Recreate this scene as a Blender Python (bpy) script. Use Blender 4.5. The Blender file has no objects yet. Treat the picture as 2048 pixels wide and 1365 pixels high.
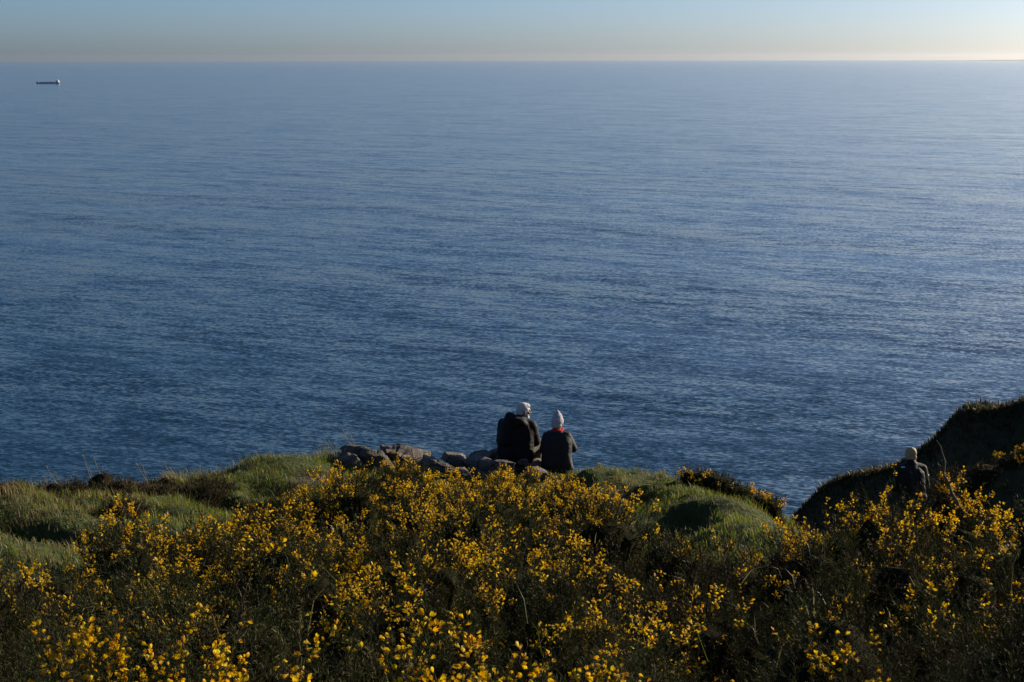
import bpy, bmesh, math, time
import numpy as np
from mathutils import Vector, Matrix

T0 = time.time()
sc = bpy.context.scene
C = sc.collection
rng = np.random.default_rng(7)
R = math.radians

# ------------------------------------------------------------------ camera
CAM_Z = 110.0                      # eye height above the sea (m)
FPX = 2048 * 50 / 36.0             # focal length in photo pixels
PITCH = R(11.28)
cam_d = bpy.data.cameras.new('camera'); cam_d.lens = 50; cam_d.sensor_width = 36
cam_d.clip_start = 0.05; cam_d.clip_end = 300000
cam = bpy.data.objects.new('camera', cam_d); C.objects.link(cam)
cam.location = (0, 0, CAM_Z)
cam.rotation_euler = (R(90) - PITCH, R(0.09), 0)
sc.camera = cam

# ------------------------------------------------------------------ sky, sun, exposure
SUN_AZ, SUN_EL = R(55), R(15.5)      # azimuth clockwise from the view direction (+Y)
w = bpy.data.worlds.new('World'); sc.world = w; w.use_nodes = True
wn = w.node_tree; wn.nodes.clear()
sky = wn.nodes.new('ShaderNodeTexSky'); sky.sky_type = 'NISHITA'; sky.sun_disc = False
sky.sun_elevation = SUN_EL; sky.sun_rotation = SUN_AZ
sky.altitude = 0; sky.air_density = 0.6; sky.dust_density = 0.9; sky.ozone_density = 4.6
bg = wn.nodes.new('ShaderNodeBackground'); bg.inputs[1].default_value = 0.08
wo = wn.nodes.new('ShaderNodeOutputWorld')
wn.links.new(sky.outputs[0], bg.inputs[0]); wn.links.new(bg.outputs[0], wo.inputs[0])
sd = bpy.data.lights.new('sun', 'SUN'); sd.energy = 5.0; sd.angle = R(0.5); sd.color = (1.0, 0.87, 0.68)
sun = bpy.data.objects.new('sun', sd); C.objects.link(sun)
SV = Vector((math.sin(SUN_AZ) * math.cos(SUN_EL), math.cos(SUN_AZ) * math.cos(SUN_EL), math.sin(SUN_EL)))
sun.rotation_euler = SV.to_track_quat('Z', 'Y').to_euler()
sun.location = (60, 40, CAM_Z + 30)
vs = sc.view_settings
vs.view_transform = 'Standard'; vs.look = 'None'; vs.exposure = 0.5; vs.gamma = 1.0; vs.use_curve_mapping = False
sc.cycles.use_denoising = True

# ------------------------------------------------------------------ helpers
def tag(o, label=None, cat=None, group=None, kind=None):
    if label: o['label'] = label
    if cat: o['category'] = cat
    if group: o['group'] = group
    if kind: o['kind'] = kind
    return o

def empty(name, loc, label=None, cat=None, group=None):
    o = bpy.data.objects.new(name, None); C.objects.link(o)
    o.location = loc; o.empty_display_size = 0.1
    tag(o, label, cat, group); return o

def link(name, me, parent=None, keep=True):
    """link a mesh whose vertices are in world space; under a parent it is shifted to its frame"""
    o = bpy.data.objects.new(name, me); C.objects.link(o)
    if parent is not None:
        o.parent = parent
        o.matrix_parent_inverse = Matrix.Translation(parent.location).inverted()
    return o

def np_mesh(name, V, F, mats, cols=None, midx=None, smooth=False):
    V = np.asarray(V, np.float32).reshape(-1, 3); F = np.asarray(F, np.int32)
    k = F.shape[1]
    me = bpy.data.meshes.new(name)
    me.vertices.add(len(V)); me.vertices.foreach_set('co', V.ravel())
    me.loops.add(F.size); me.loops.foreach_set('vertex_index', F.ravel())
    me.polygons.add(len(F)); me.polygons.foreach_set('loop_start', np.arange(0, F.size, k, dtype=np.int32))
    if midx is not None: me.polygons.foreach_set('material_index', np.asarray(midx, np.int32))
    if smooth: me.polygons.foreach_set('use_smooth', np.ones(len(F), bool))
    for m in mats: me.materials.append(m)
    if cols is not None:
        a = me.color_attributes.new('Col', 'FLOAT_COLOR', 'POINT')
        c4 = np.ones((len(V), 4), np.float32); c4[:, :3] = cols
        a.data.foreach_set('color', c4.ravel())
    me.update(); me.validate()
    return me

# lattice noise ------------------------------------------------------
_perm = rng.permutation(4096); _val = rng.random(4096) * 2 - 1
def _h(i, j, k):
    return _val[_perm[(_perm[(_perm[i & 4095] + j) & 4095] + k) & 4095]]
def noise3(p):
    p = np.asarray(p, float); i = np.floor(p).astype(int); f = p - i; f = f * f * (3 - 2 * f)
    r = 0
    for a in (0, 1):
        for b in (0, 1):
            for c in (0, 1):
                wgt = (f[..., 0] if a else 1 - f[..., 0]) * (f[..., 1] if b else 1 - f[..., 1]) * (f[..., 2] if c else 1 - f[..., 2])
                r = r + wgt * _h(i[..., 0] + a, i[..., 1] + b, i[..., 2] + c)
    return r
def fbm(p, oct=4):
    p = np.asarray(p, float); s = 0; a = 1.0
    for o in range(oct):
        s = s + a * noise3(p * (2.0 ** o) + 17.3 * o); a *= 0.5
    return s / 1.9
def n2(x, y, s, oct=3, seed=0.0):
    x = np.asarray(x, float); y = np.asarray(y, float)
    return fbm(np.stack([x / s, y / s, np.full_like(x, seed + 3.7)], -1), oct)

def sstep(a, b, x):
    t = np.clip((np.asarray(x, float) - a) / (b - a), 0, 1); return t * t * (3 - 2 * t)

# pixel (photo coordinates) at forward distance d -> x and height relative to the eye
def pz(py, d): return -d * math.tan(PITCH + math.atan((py - 682.5) / FPX))
def px_x(px, d, z):
    zc = d * math.cos(PITCH) - z * math.sin(PITCH)
    return (px - 1024) / FPX * zc
def P(px, py, d):
    z = pz(py, d); return np.array([px_x(px, d, z), d, z])
def to_px(x, y, z):                       # world (z relative to eye) -> photo pixel
    zc = y * math.cos(PITCH) - z * math.sin(PITCH); yc = y * math.sin(PITCH) + z * math.cos(PITCH)
    return 1024 + FPX * x / zc, 682.5 - FPX * yc / zc

# ------------------------------------------------------------------ materials
def newmat(name):
    m = bpy.data.materials.new(name); m.use_nodes = True
    nt = m.node_tree; b = nt.nodes['Principled BSDF']
    return m, nt, b
def N(nt, t, **kw):
    n = nt.nodes.new(t)
    for k, v in kw.items():
        if k in n.inputs.keys(): n.inputs[k].default_value = v
        else: setattr(n, k, v)
    return n
def noise_node(nt, scale, detail=4, rough=0.55, vec=None):
    n = N(nt, 'ShaderNodeTexNoise'); n.inputs['Scale'].default_value = scale
    n.inputs['Detail'].default_value = detail; n.inputs['Roughness'].default_value = rough
    if vec is not None: nt.links.new(vec, n.inputs['Vector'])
    return n
def ramp(nt, fac, stops):
    r = N(nt, 'ShaderNodeValToRGB'); e = r.color_ramp.elements
    while len(e) < len(stops): e.new(0.5)
    for el, (p, c) in zip(e, stops): el.position = p; el.color = (*c, 1)
    nt.links.new(fac, r.inputs['Fac']); return r
def bump(nt, b, h, dist, strength=1.0):
    n = N(nt, 'ShaderNodeBump'); n.inputs['Distance'].default_value = dist; n.inputs['Strength'].default_value = strength
    nt.links.new(h, n.inputs['Height']); nt.links.new(n.outputs[0], b.inputs['Normal'])
def pos(nt): return N(nt, 'ShaderNodeNewGeometry').outputs['Position']

def plant_mat(name, transl, rough=0.6, spec=0.25, tcol=(1, 1, 1)):
    """leaf or petal: colour from the plant's own colour attribute, some light passing through"""
    m = bpy.data.materials.new(name); m.use_nodes = True; nt = m.node_tree; nt.nodes.clear()
    out = N(nt, 'ShaderNodeOutputMaterial'); at = N(nt, 'ShaderNodeAttribute'); at.attribute_name = 'Col'
    b = N(nt, 'ShaderNodeBsdfPrincipled'); b.inputs['Roughness'].default_value = rough
    b.inputs['Specular IOR Level'].default_value = spec
    t = N(nt, 'ShaderNodeBsdfTranslucent'); mx = N(nt, 'ShaderNodeMixShader'); mx.inputs[0].default_value = transl
    mul = N(nt, 'ShaderNodeMix', data_type='RGBA', blend_type='MULTIPLY'); mul.inputs[0].default_value = 1
    mul.inputs[7].default_value = (*tcol, 1)
    nt.links.new(at.outputs['Color'], b.inputs['Base Color']); nt.links.new(at.outputs['Color'], mul.inputs[6])
    nt.links.new(mul.outputs[2], t.inputs['Color'])
    nt.links.new(b.outputs[0], mx.inputs[1]); nt.links.new(t.outputs[0], mx.inputs[2]); nt.links.new(mx.outputs[0], out.inputs['Surface'])
    return m
M_GORSE = plant_mat('gorse_green', 0.10, 0.7, 0.10)
M_PETAL = plant_mat('gorse_petal', 0.45, 0.55, 0.2, (1, 0.93, 0.6))
M_GRASS = plant_mat('grass_blade', 0.45, 0.5, 0.3, (1.0, 1.0, 0.6))

def stone_mat(name, c0, c1, c2):
    m, nt, b = newmat(name); p = pos(nt)
    n1 = noise_node(nt, 2.2, 6, 0.6, p); n2_ = noise_node(nt, 14, 5, 0.65, p); n3 = noise_node(nt, 60, 3, 0.6, p)
    r = ramp(nt, n1.outputs[0], [(0.3, c0), (0.52, c1), (0.72, c2)])
    li = ramp(nt, n2_.outputs[0], [(0.56, (0, 0, 0)), (0.66, (1, 1, 1))])
    mx = N(nt, 'ShaderNodeMix', data_type='RGBA'); mx.inputs[7].default_value = (0.2, 0.19, 0.11, 1)
    sc_ = N(nt, 'ShaderNodeMath', operation='MULTIPLY'); sc_.inputs[1].default_value = 0.55
    nt.links.new(li.outputs[0], sc_.inputs[0]); nt.links.new(sc_.outputs[0], mx.inputs[0]); nt.links.new(r.outputs[0], mx.inputs[6])
    nt.links.new(mx.outputs[2], b.inputs['Base Color']); b.inputs['Roughness'].default_value = 0.85
    ad = N(nt, 'ShaderNodeMath', operation='MULTIPLY_ADD'); ad.inputs[1].default_value = 0.3
    nt.links.new(n3.outputs[0], ad.inputs[0]); nt.links.new(n2_.outputs[0], ad.inputs[2])
    wp = N(nt, 'ShaderNodeMix', data_type='VECTOR'); wp.inputs[0].default_value = 0.12; nt.links.new(p, wp.inputs[4]); nt.links.new(n1.outputs['Color'], wp.inputs[5])
    vo = N(nt, 'ShaderNodeTexVoronoi', feature='DISTANCE_TO_EDGE'); vo.inputs['Scale'].default_value = 4.5; nt.links.new(wp.outputs[1], vo.inputs['Vector'])
    cr = N(nt, 'ShaderNodeMapRange'); cr.inputs[2].default_value = 0.05; cr.inputs[3].default_value = -1.2; cr.inputs[4].default_value = 0.0; nt.links.new(vo.outputs['Distance'], cr.inputs[0])
    a2 = N(nt, 'ShaderNodeMath', operation='ADD'); nt.links.new(ad.outputs[0], a2.inputs[0]); nt.links.new(cr.outputs[0], a2.inputs[1])
    bump(nt, b, a2.outputs[0], 0.05, 1.0); return m
M_ROCK = stone_mat('weathered_rock', (0.075, 0.058, 0.048), (0.15, 0.118, 0.092), (0.26, 0.21, 0.165))

def ground_mat():
    m, nt, b = newmat('heath_soil'); p = pos(nt)
    a = noise_node(nt, 1.3, 5, 0.6, p); c = noise_node(nt, 9, 5, 0.65, p); d = noise_node(nt, 45, 3, 0.6, p)
    at = N(nt, 'ShaderNodeAttribute'); at.attribute_name = 'Col'     # r = turf, g = bare path
    soil = ramp(nt, c.outputs[0], [(0.3, (0.035, 0.026, 0.016)), (0.7, (0.075, 0.055, 0.032))])
    turf = ramp(nt, c.outputs[0], [(0.3, (0.03, 0.04, 0.012)), (0.55, (0.06, 0.075, 0.02)), (0.75, (0.11, 0.095, 0.04))])
    path = ramp(nt, c.outputs[0], [(0.3, (0.075, 0.056, 0.040)), (0.7, (0.14, 0.105, 0.078))])
    sx = N(nt, 'ShaderNodeSeparateColor'); nt.links.new(at.outputs['Color'], sx.inputs[0])
    m1 = N(nt, 'ShaderNodeMix', data_type='RGBA'); m2 = N(nt, 'ShaderNodeMix', data_type='RGBA')
    nt.links.new(sx.outputs[0], m1.inputs[0]); nt.links.new(soil.outputs[0], m1.inputs[6]); nt.links.new(turf.outputs[0], m1.inputs[7])
    nt.links.new(sx.outputs[1], m2.inputs[0]); nt.links.new(m1.outputs[2], m2.inputs[6]); nt.links.new(path.outputs[0], m2.inputs[7])
    nt.links.new(m2.outputs[2], b.inputs['Base Color']); b.inputs['Roughness'].default_value = 0.95
    b.inputs['Specular IOR Level'].default_value = 0.15
    ad = N(nt, 'ShaderNodeMath', operation='MULTIPLY_ADD'); ad.inputs[1].default_value = 0.25
    nt.links.new(d.outputs[0], ad.inputs[0]); nt.links.new(c.outputs[0], ad.inputs[2])
    bump(nt, b, ad.outputs[0], 0.06); return m
M_GROUND = ground_mat()

def hill_mat():
    m, nt, b = newmat('rough_hillside'); p = pos(nt)
    a = noise_node(nt, 0.35, 5, 0.6, p); c = noise_node(nt, 3.0, 6, 0.65, p)
    ad = N(nt, 'ShaderNodeMath', operation='MULTIPLY_ADD'); ad.inputs[1].default_value = 0.6
    nt.links.new(c.outputs[0], ad.inputs[0]); nt.links.new(a.outputs[0], ad.inputs[2])
    r = ramp(nt, ad.outputs[0], [(0.55, (0.03, 0.03, 0.014)), (0.75, (0.06, 0.055, 0.025)), (0.95, (0.09, 0.07, 0.04))])
    nt.links.new(r.outputs[0], b.inputs['Base Color']); b.inputs['Roughness'].default_value = 0.95
    b.inputs['Specular IOR Level'].default_value = 0.1
    bump(nt, b, c.outputs[0], 0.25); return m
M_HILL = hill_mat()

def sea_mat():
    m, nt, b = newmat('sea_water'); p = pos(nt)
    def field(scale, sx, sy, rot, amp, detail=2.0):
        vr = N(nt, 'ShaderNodeVectorRotate', rotation_type='Z_AXIS'); vr.inputs['Angle'].default_value = R(rot); nt.links.new(p, vr.inputs[0])
        mp = N(nt, 'ShaderNodeMapping'); mp.inputs['Scale'].default_value = (sx, sy, 1)
        nt.links.new(vr.outputs[0], mp.inputs[0]); n = noise_node(nt, scale, detail, 0.55, mp.outputs[0])
        s = N(nt, 'ShaderNodeVectorMath', operation='SUBTRACT'); s.inputs[1].default_value = (0.5, 0.5, 0.5)
        nt.links.new(n.outputs['Color'], s.inputs[0])
        k = N(nt, 'ShaderNodeVectorMath', operation='MULTIPLY'); k.inputs[1].default_value = (amp[0], amp[1], 0)
        nt.links.new(s.outputs[0], k.inputs[0]); return k.outputs[0]
    def add(u, v):
        a = N(nt, 'ShaderNodeVectorMath', operation='ADD'); nt.links.new(u, a.inputs[0]); nt.links.new(v, a.inputs[1]); return a.outputs[0]
    f1 = field(1.0, 0.07, 0.28, 20, (0.12, 0.30), 3)       # wind waves about 3 m, long crested
    f2 = field(1.0, 0.012, 0.055, 30, (0.07, 0.22), 3)      # swell
    f3 = field(1.0, 0.55, 1.3, 12, (0.52, 0.55), 2)          # ripples
    # gusts: large patches where the ripples are stronger or weaker
    vr = N(nt, 'ShaderNodeVectorRotate', rotation_type='Z_AXIS'); vr.inputs['Angle'].default_value = R(26); nt.links.new(p, vr.inputs[0])
    mp = N(nt, 'ShaderNodeMapping'); mp.inputs['Scale'].default_value = (0.0022, 0.011, 1)
    nt.links.new(vr.outputs[0], mp.inputs[0]); g = noise_node(nt, 1.0, 4, 0.6, mp.outputs[0])
    gr = N(nt, 'ShaderNodeMapRange'); gr.inputs[1].default_value = 0.3; gr.inputs[2].default_value = 0.7; gr.inputs[3].default_value = 0.6; gr.inputs[4].default_value = 1.35
    nt.links.new(g.outputs[0], gr.inputs[0])
    s = add(add(f1, f2), f3)
    sc_ = N(nt, 'ShaderNodeVectorMath', operation='SCALE'); nt.links.new(s, sc_.inputs[0]); nt.links.new(gr.outputs[0], sc_.inputs['Scale'])
    u = N(nt, 'ShaderNodeVectorMath', operation='ADD'); u.inputs[1].default_value = (0, 0, 1); nt.links.new(sc_.outputs[0], u.inputs[0])
    no = N(nt, 'ShaderNodeVectorMath', operation='NORMALIZE'); nt.links.new(u.outputs[0], no.inputs[0])
    nt.links.new(no.outputs[0], b.inputs['Normal'])
    b.inputs['Base Color'].default_value = (0.003, 0.026, 0.036, 1)
    b.inputs['Roughness'].default_value = 0.12; b.inputs['IOR'].default_value = 1.333
    return m
M_SEA = sea_mat()

def plain_mat(name, col, rough=0.7, spec=0.3, var=0.25, scale=30, bumpd=0.0, bscale=60, sheen=0):
    m, nt, b = newmat(name); tc = N(nt, 'ShaderNodeTexCoord').outputs['Object']
    n = noise_node(nt, scale, 4, 0.6, tc)
    lo = tuple(c * (1 - var) for c in col); hi = tuple(min(1, c * (1 + var)) for c in col)
    r = ramp(nt, n.outputs[0], [(0.3, lo), (0.7, hi)]); nt.links.new(r.outputs[0], b.inputs['Base Color'])
    b.inputs['Roughness'].default_value = rough; b.inputs['Specular IOR Level'].default_value = spec
    if bumpd:
        n2_ = noise_node(nt, bscale, 3, 0.6, tc); bump(nt, b, n2_.outputs[0], bumpd)
    return m

# ------------------------------------------------------------------ sea
def build_sea():
    seg = 256; radii = [0.0, 300, 1500, 6000, 20000, 46000]
    V = [(0, 0, 0)]; F = []
    for r in radii[1:]:
        for i in range(seg):
            a = 2 * math.pi * i / seg; V.append((r * math.sin(a), r * math.cos(a), 0))
    bm = bmesh.new(); vv = [bm.verts.new(v) for v in V]
    for i in range(seg):
        j = (i + 1) % seg; bm.faces.new((vv[0], vv[1 + j], vv[1 + i]))
        for k in range(len(radii) - 2):
            a, b_ = 1 + k * seg, 1 + (k + 1) * seg
            bm.faces.new((vv[a + i], vv[a + j], vv[b_ + j], vv[b_ + i]))
    bmesh.ops.recalc_face_normals(bm, faces=bm.faces)
    me = bpy.data.meshes.new('sea'); bm.to_mesh(me); bm.free(); me.materials.append(M_SEA)
    if me.polygons[0].normal.z < 0: me.flip_normals()
    o = link('sea', me); tag(o, 'calm blue open sea reaching to the horizon', 'sea', kind='structure')
build_sea()

# ------------------------------------------------------------------ ground of the cliff top (heights relative to the eye)
cols_tab = {
    -700: [(2.5, -1.75), (6, -2.7), (9, -3.3), (12, -4.0), (15.5, -4.9), (18, -5.5)],
    0:    [(2.5, -1.75), (6, -2.65), (9, -3.2), (12, -3.9), (15.5, -4.92)],
    300:  [(2.5, -1.75), (6, -2.72), (9, -3.5), (12, -4.05), (14, -4.55), (16.3, -5.14)],
    600:  [(2.5, -1.75), (6, -2.75), (9, -3.55), (12, -4.3), (14.5, -4.9), (16.5, -5.15), (18, -5.22)],
    850:  [(2.5, -1.75), (6, -2.75), (9, -3.55), (12, -4.35), (15.5, -5.15), (17.5, -5.45), (19.5, -5.75)],
    1100: [(2.5, -1.75), (6, -2.75), (9, -3.55), (12, -4.35), (15.5, -5.2), (17.5, -5.55), (19.5, -5.9)],
    1300: [(2.5, -1.78), (6, -2.8), (9, -3.65), (12, -4.5), (14, -4.8), (15.5, -5.08), (16.5, -5.25), (18.5, -5.58)],
    1450: [(2.5, -1.8), (6, -2.85), (9, -3.68), (12, -4.05), (15, -4.8), (17.5, -5.5)],
    1530: [(12, -4.05), (15, -4.95), (17.5, -5.75)],
    1620: [(2.5, -1.8), (6, -2.8), (9, -3.55), (10.5, -4.0), (13, -4.9), (15, -5.6), (18, -6.8)],
    1850: [(2.5, -1.8), (6, -2.7), (9, -3.45), (10.5, -3.95), (13, -5.0), (18, -6.8), (21.5, -7.75), (25, -9.2)],
    2048: [(2.5, -1.75), (6, -2.68), (9, -3.5), (10.5, -4.0), (13, -4.9), (18, -6.6), (21.5, -7.6), (25, -9.0)],
    2700: [(2.5, -1.65), (6, -2.6), (9, -3.5), (13, -4.6), (18, -6.2), (24, -8.2)],
}
cp = []
for px, l in cols_tab.items():
    for d, z in l: cp.append((px_x(px, d, z), d, z))
cp += [(0, 0, -1.65), (-8, 0, -1.7), (8, 0, -1.4), (0, -10, 0.8), (-10, -10, 0.6), (12, -10, 1.0), (20, 5, -1.5), (-20, 5, -2.4), (-20, 16, -5.2), (24, 20, -5.5), (6, 32, -12), (16, 32, -11)]
cp = np.array(cp)
def _U(r2): return np.where(r2 > 1e-12, r2 * np.log(np.maximum(r2, 1e-12)), 0)
def _tps():
    n = len(cp); d2 = ((cp[:, None, :2] - cp[None, :, :2]) ** 2).sum(-1)
    A = np.zeros((n + 3, n + 3)); A[:n, :n] = _U(d2) + np.eye(n) * 0.15
    A[:n, n:] = np.c_[np.ones(n), cp[:, :2]]; A[n:, :n] = A[:n, n:].T
    return np.linalg.solve(A, np.r_[cp[:, 2], 0, 0, 0])
_w = _tps()
def top_z(x, y):
    x = np.asarray(x, float); y = np.asarray(y, float); sh = x.shape
    q = np.c_[x.ravel(), y.ravel()]; out = np.empty(len(q))
    for i in range(0, len(q), 20000):
        s = q[i:i + 20000]; d2 = ((s[:, None, :] - cp[None, :, :2]) ** 2).sum(-1)
        out[i:i + 20000] = _U(d2) @ _w[:-3] + _w[-3] + s @ _w[-2:]
    return out.reshape(sh)
ex = np.array([-60, -20, -9, -5.6, -4.4, -3.3, -2.3, -1.5, 0, 1.2, 2.2, 3.0, 3.6, 4.6, 6, 9, 20, 60])
ey = np.array([10, 14, 15.5, 16.2, 16.9, 17.8, 18.8, 19.6, 20.4, 20.3, 19.4, 19.2, 19.8, 24, 27, 28, 24, 10])
def edge_y(x): return np.interp(x, ex, ey) + 0.25 * n2(x, np.zeros_like(np.asarray(x, float)), 1.4, 2, 5.0)
# reach of the gorse, as distance from the eye along each direction
GX = np.array([-1500, -700, 0, 150, 300, 450, 620, 700, 850, 1000, 1120, 1200, 1260, 1350, 1450, 1530, 1650, 2048, 2700, 3600])
GD = np.array([5, 6.4, 7.2, 8.0, 9.8, 12, 14.6, 15.8, 16.6, 16.3, 15.2, 13.6, 11.8, 10.0, 9.2, 9.8, 10.8, 11.0, 10.5, 9])
def gorse_reach(x, y):
    px = 1024 + FPX * x / np.maximum(y * math.cos(PITCH) + 0.3 * y * math.sin(PITCH), 0.2)
    return np.interp(px, GX, GD)

# turf mounds on the terrace: (px, d, height, radius across, radius along)
MOUNDS = [(560, 17.5, 0.16, 0.7, 0.5), (480, 16.6, 0.10, 0.5, 0.4), (150, 13.6, 0.10, 1.4, 0.5), (250, 14.6, 0.10, 0.6, 0.4),
          (40, 12.6, 0.14, 1.0, 0.45), (1190, 17.3, 0.30, 0.38, 0.45), (1165, 18.7, 0.06, 0.4, 0.4), (1390, 15.6, 0.06, 0.45, 0.8), (1330, 16.2, 0.10, 0.25, 0.4),
          (1470, 13.6, 0.04, 0.45, 0.6)]
PITS = [(40, 10.6, 0.50, 1.2, 0.7), (230, 13.0, 0.42, 0.6, 0.6), (1310, 13.6, 0.50, 0.5, 1.0), (1375, 14.4, 0.26, 0.3, 0.5), (1255, 16.6, 0.24, 0.28, 0.5), (1300, 17.6, 0.2, 0.3, 0.3), (470, 15.4, 0.30, 0.55, 0.5), (520, 16.4, 0.15, 0.3, 0.3)]
def ground_z(x, y):
    x = np.asarray(x, float); y = np.asarray(y, float)
    z = top_z(x, y)
    wx = x + 0.22 * n2(x, y, 0.55, 2, 41.0); wy = y + 0.30 * n2(x, y, 0.6, 2, 42.0)
    for sgn, lst in ((1, MOUNDS), (-1, PITS)):
        for px, d, h, rx, ry in lst:
            cx = px_x(px, d, -0.3 * d)
            q = ((wx - cx) / rx) ** 2 + ((wy - d) / ry) ** 2
            z = z + sgn * h * np.exp(-q ** (1.4 if sgn > 0 else 2.2))
    z = z + 0.10 * n2(x, y, 0.9, 3, 1.0) * sstep(6, 10, y) + 0.17 * np.abs(n2(x, y, 0.42, 3, 2.0)) * sstep(5, 8, y)
    z = z - 0.16 * sstep(0.2, -1.0, y - gorse_reach(x, y)) * sstep(1.0, 2.2, y)
    over = np.maximum(0, y - edge_y(x))
    z = z - np.minimum(over * 0.5, 0.4) - 1.5 * np.maximum(0, over - 0.25) + 0.5 * n2(x, y, 3.0, 3, 8.0) * sstep(0.5, 4, over)
    return np.maximum(z, -CAM_Z - 4)

def gz(x, y): return float(ground_z(np.array([x]), np.array([y]))[0])

PATHS = [(625, 16.9, 0.26, 0.22), (660, 17.0, 0.22, 0.18), (1240, 16.6, 0.18, 0.35), (1225, 15.5, 0.16, 0.5), (1180, 15.0, 0.2, 0.4), (1230, 14.2, 0.2, 0.5)]
def path_w(x, y):
    r = np.zeros_like(np.asarray(x, float))
    for px, d, rx, ry in PATHS:
        cx = px_x(px, d, -0.3 * d); r = np.maximum(r, np.exp(-(((x - cx) / rx) ** 2 + ((y - d) / ry) ** 2) ** 1.2))
    return np.clip(r * 1.5 + 0.3 * n2(x, y, 0.2, 2, 4.0) * (r > 0.1), 0, 1)

def build_ground():
    def axis(segs):
        a = []
        for lo, hi, st in segs: a.append(np.arange(lo, hi, st))
        return np.concatenate(a + [[segs[-1][1]]])
    xs = axis([(-150, -60, 15), (-60, -20, 4), (-20, -9, 0.7), (-9, 9, 0.11), (9, 20, 0.7), (20, 60, 4), (60, 150, 15)])
    ys = axis([(-60, -12, 6), (-12, 1.5, 0.8), (1.5, 21.5, 0.11), (21.5, 30, 0.4), (30, 60, 3), (60, 160, 8)])
    X, Y = np.meshgrid(xs, ys); Z = ground_z(X, Y) + CAM_Z
    V = np.stack([X, Y, Z], -1).reshape(-1, 3); nx = len(xs)
    i = (np.arange(len(ys) - 1)[:, None] * nx + np.arange(nx - 1)[None]).ravel()
    F = np.stack([i, i + 1, i + nx + 1, i + nx], -1)
    x, y = V[:, 0], V[:, 1]
    col = np.zeros((len(V), 3), np.float32)
    col[:, 0] = sstep(-0.6, 0.8, y - gorse_reach(x, y)); col[:, 1] = path_w(x, y)
    me = np_mesh('cliff_top_ground', V, F, [M_GROUND], col, smooth=True)
    o = link('cliff_top_ground', me); tag(o, 'sloping heath ground of the cliff top above the sea', 'ground', kind='structure')
build_ground()
print('ground', time.time() - T0)

# ------------------------------------------------------------------ hills on the right, across the gully
def ridge(name, pts, label, near_slope, far_slope, near_len, far_len, rough, mat=M_HILL, step=0.5):
    """pts: crest points (world, z relative); a ridge with a slope towards the viewer and one towards the sea"""
    pts = np.array(pts); seg = np.r_[0, np.cumsum(np.linalg.norm(np.diff(pts, axis=0), axis=1))]
    t = np.arange(0, seg[-1], step); crest = np.stack([np.interp(t, seg, pts[:, k]) for k in range(3)], -1)
    off = np.concatenate([-np.geomspace(near_len, 0.25, 46), [0], np.geomspace(0.25, far_len, 26)])
    nrm = np.array([-0.35, -0.94])
    V = np.zeros((len(t), len(off), 3))
    for j, s in enumerate(off):
        q = crest.copy(); a = abs(s)
        q[:, :2] += nrm * (-s)
        sl = near_slope if s < 0 else far_slope
        q[:, 2] -= sl * (np.sqrt(a * a + 0.8 ** 2) - 0.8)
        V[:, j] = q
    n = fbm(np.stack([V[..., 0] / 2.2, V[..., 1] / 2.2, V[..., 2] / 2.2], -1), 4)
    V[..., 2] += rough * n
    V[..., 2] = np.maximum(V[..., 2], -CAM_Z - 3) + CAM_Z
    m = len(off); i = (np.arange(len(t) - 1)[:, None] * m + np.arange(m - 1)[None]).ravel()
    F = np.stack([i, i + 1, i + m + 1, i + m], -1)
    me = np_mesh(name, V.reshape(-1, 3), F, [mat], smooth=True)
    bm = bmesh.new(); bm.from_mesh(me); bmesh.ops.recalc_face_normals(bm, faces=bm.faces)
    if sum(f.normal.z for f in bm.faces) < 0: bmesh.ops.reverse_faces(bm, faces=bm.faces)
    bm.to_mesh(me); bm.free()
    o = link(name, me); tag(o, label, 'hill', kind='structure')
    return V, crest
hp = [(1180, 1420, 49), (1350, 1290, 48.5), (1470, 1160, 48), (1560, 1065, 47.5), (1637, 996, 47), (1672, 975, 47), (1720, 951, 46.5), (1793, 917, 46), (1866, 871, 45.5), (1890, 849, 45.2), (1915, 823, 45), (1932, 815, 45),
      (1988, 810, 45), (2012, 811, 45), (2027, 805, 45), (2046, 798, 45), (2150, 770, 45), (2400, 720, 45), (2800, 640, 45), (3600, 520, 44)]
HV, HC = ridge('headland_hill', [P(*q) for q in hp], 'dark shaded headland slope rising at the right above the sea', 0.75, 1.4, 30, 150, 0.55)
sp_ = [(1780, 1100, 33), (1860, 1015, 33), (1925, 968, 33), (1960, 949, 33), (2010, 928, 33), (2048, 908, 33), (2200, 860, 33), (2600, 760, 33)]
SVV, SC_ = ridge('gorse_spur', [P(*q) for q in sp_], 'low dark spur in front of the headland at the right edge', 0.85, 0.9, 14, 10, 0.25)

# faint coast far away on the right horizon
def far_coast():
    D = 41000.0; V = []; F = []
    n = 60
    for i in range(n + 1):
        t = i / n; px = 1820 + t * 900
        h = 70 * (0.15 + 0.85 * t) * (0.75 + 0.35 * math.sin(t * 9.0) + 0.15 * math.sin(t * 31 + 1)) * min(1, t * 6)
        a = math.atan((px - 1024) / FPX)
        for k, (dd, hh) in enumerate(((-1500, 0), (-500, 0.7), (300, 1.0), (1600, 0.6), (3000, -0.01))):
            r = D + dd; V.append((r * math.sin(a), r * math.cos(a), max(-2, h * hh)))
    m = 5
    for i in range(n):
        for k in range(m - 1): F.append((i * m + k, (i + 1) * m + k, (i + 1) * m + k + 1, i * m + k + 1))
    me = np_mesh('distant_coast', V, F, [plain_mat('far_farmland', (0.34, 0.32, 0.27), 0.9, 0.1, 0.15, 0.0005)], smooth=True)
    o = link('distant_coast', me); tag(o, 'faint hazy coast on the far right of the horizon', 'coast', kind='structure')
far_coast()

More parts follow.
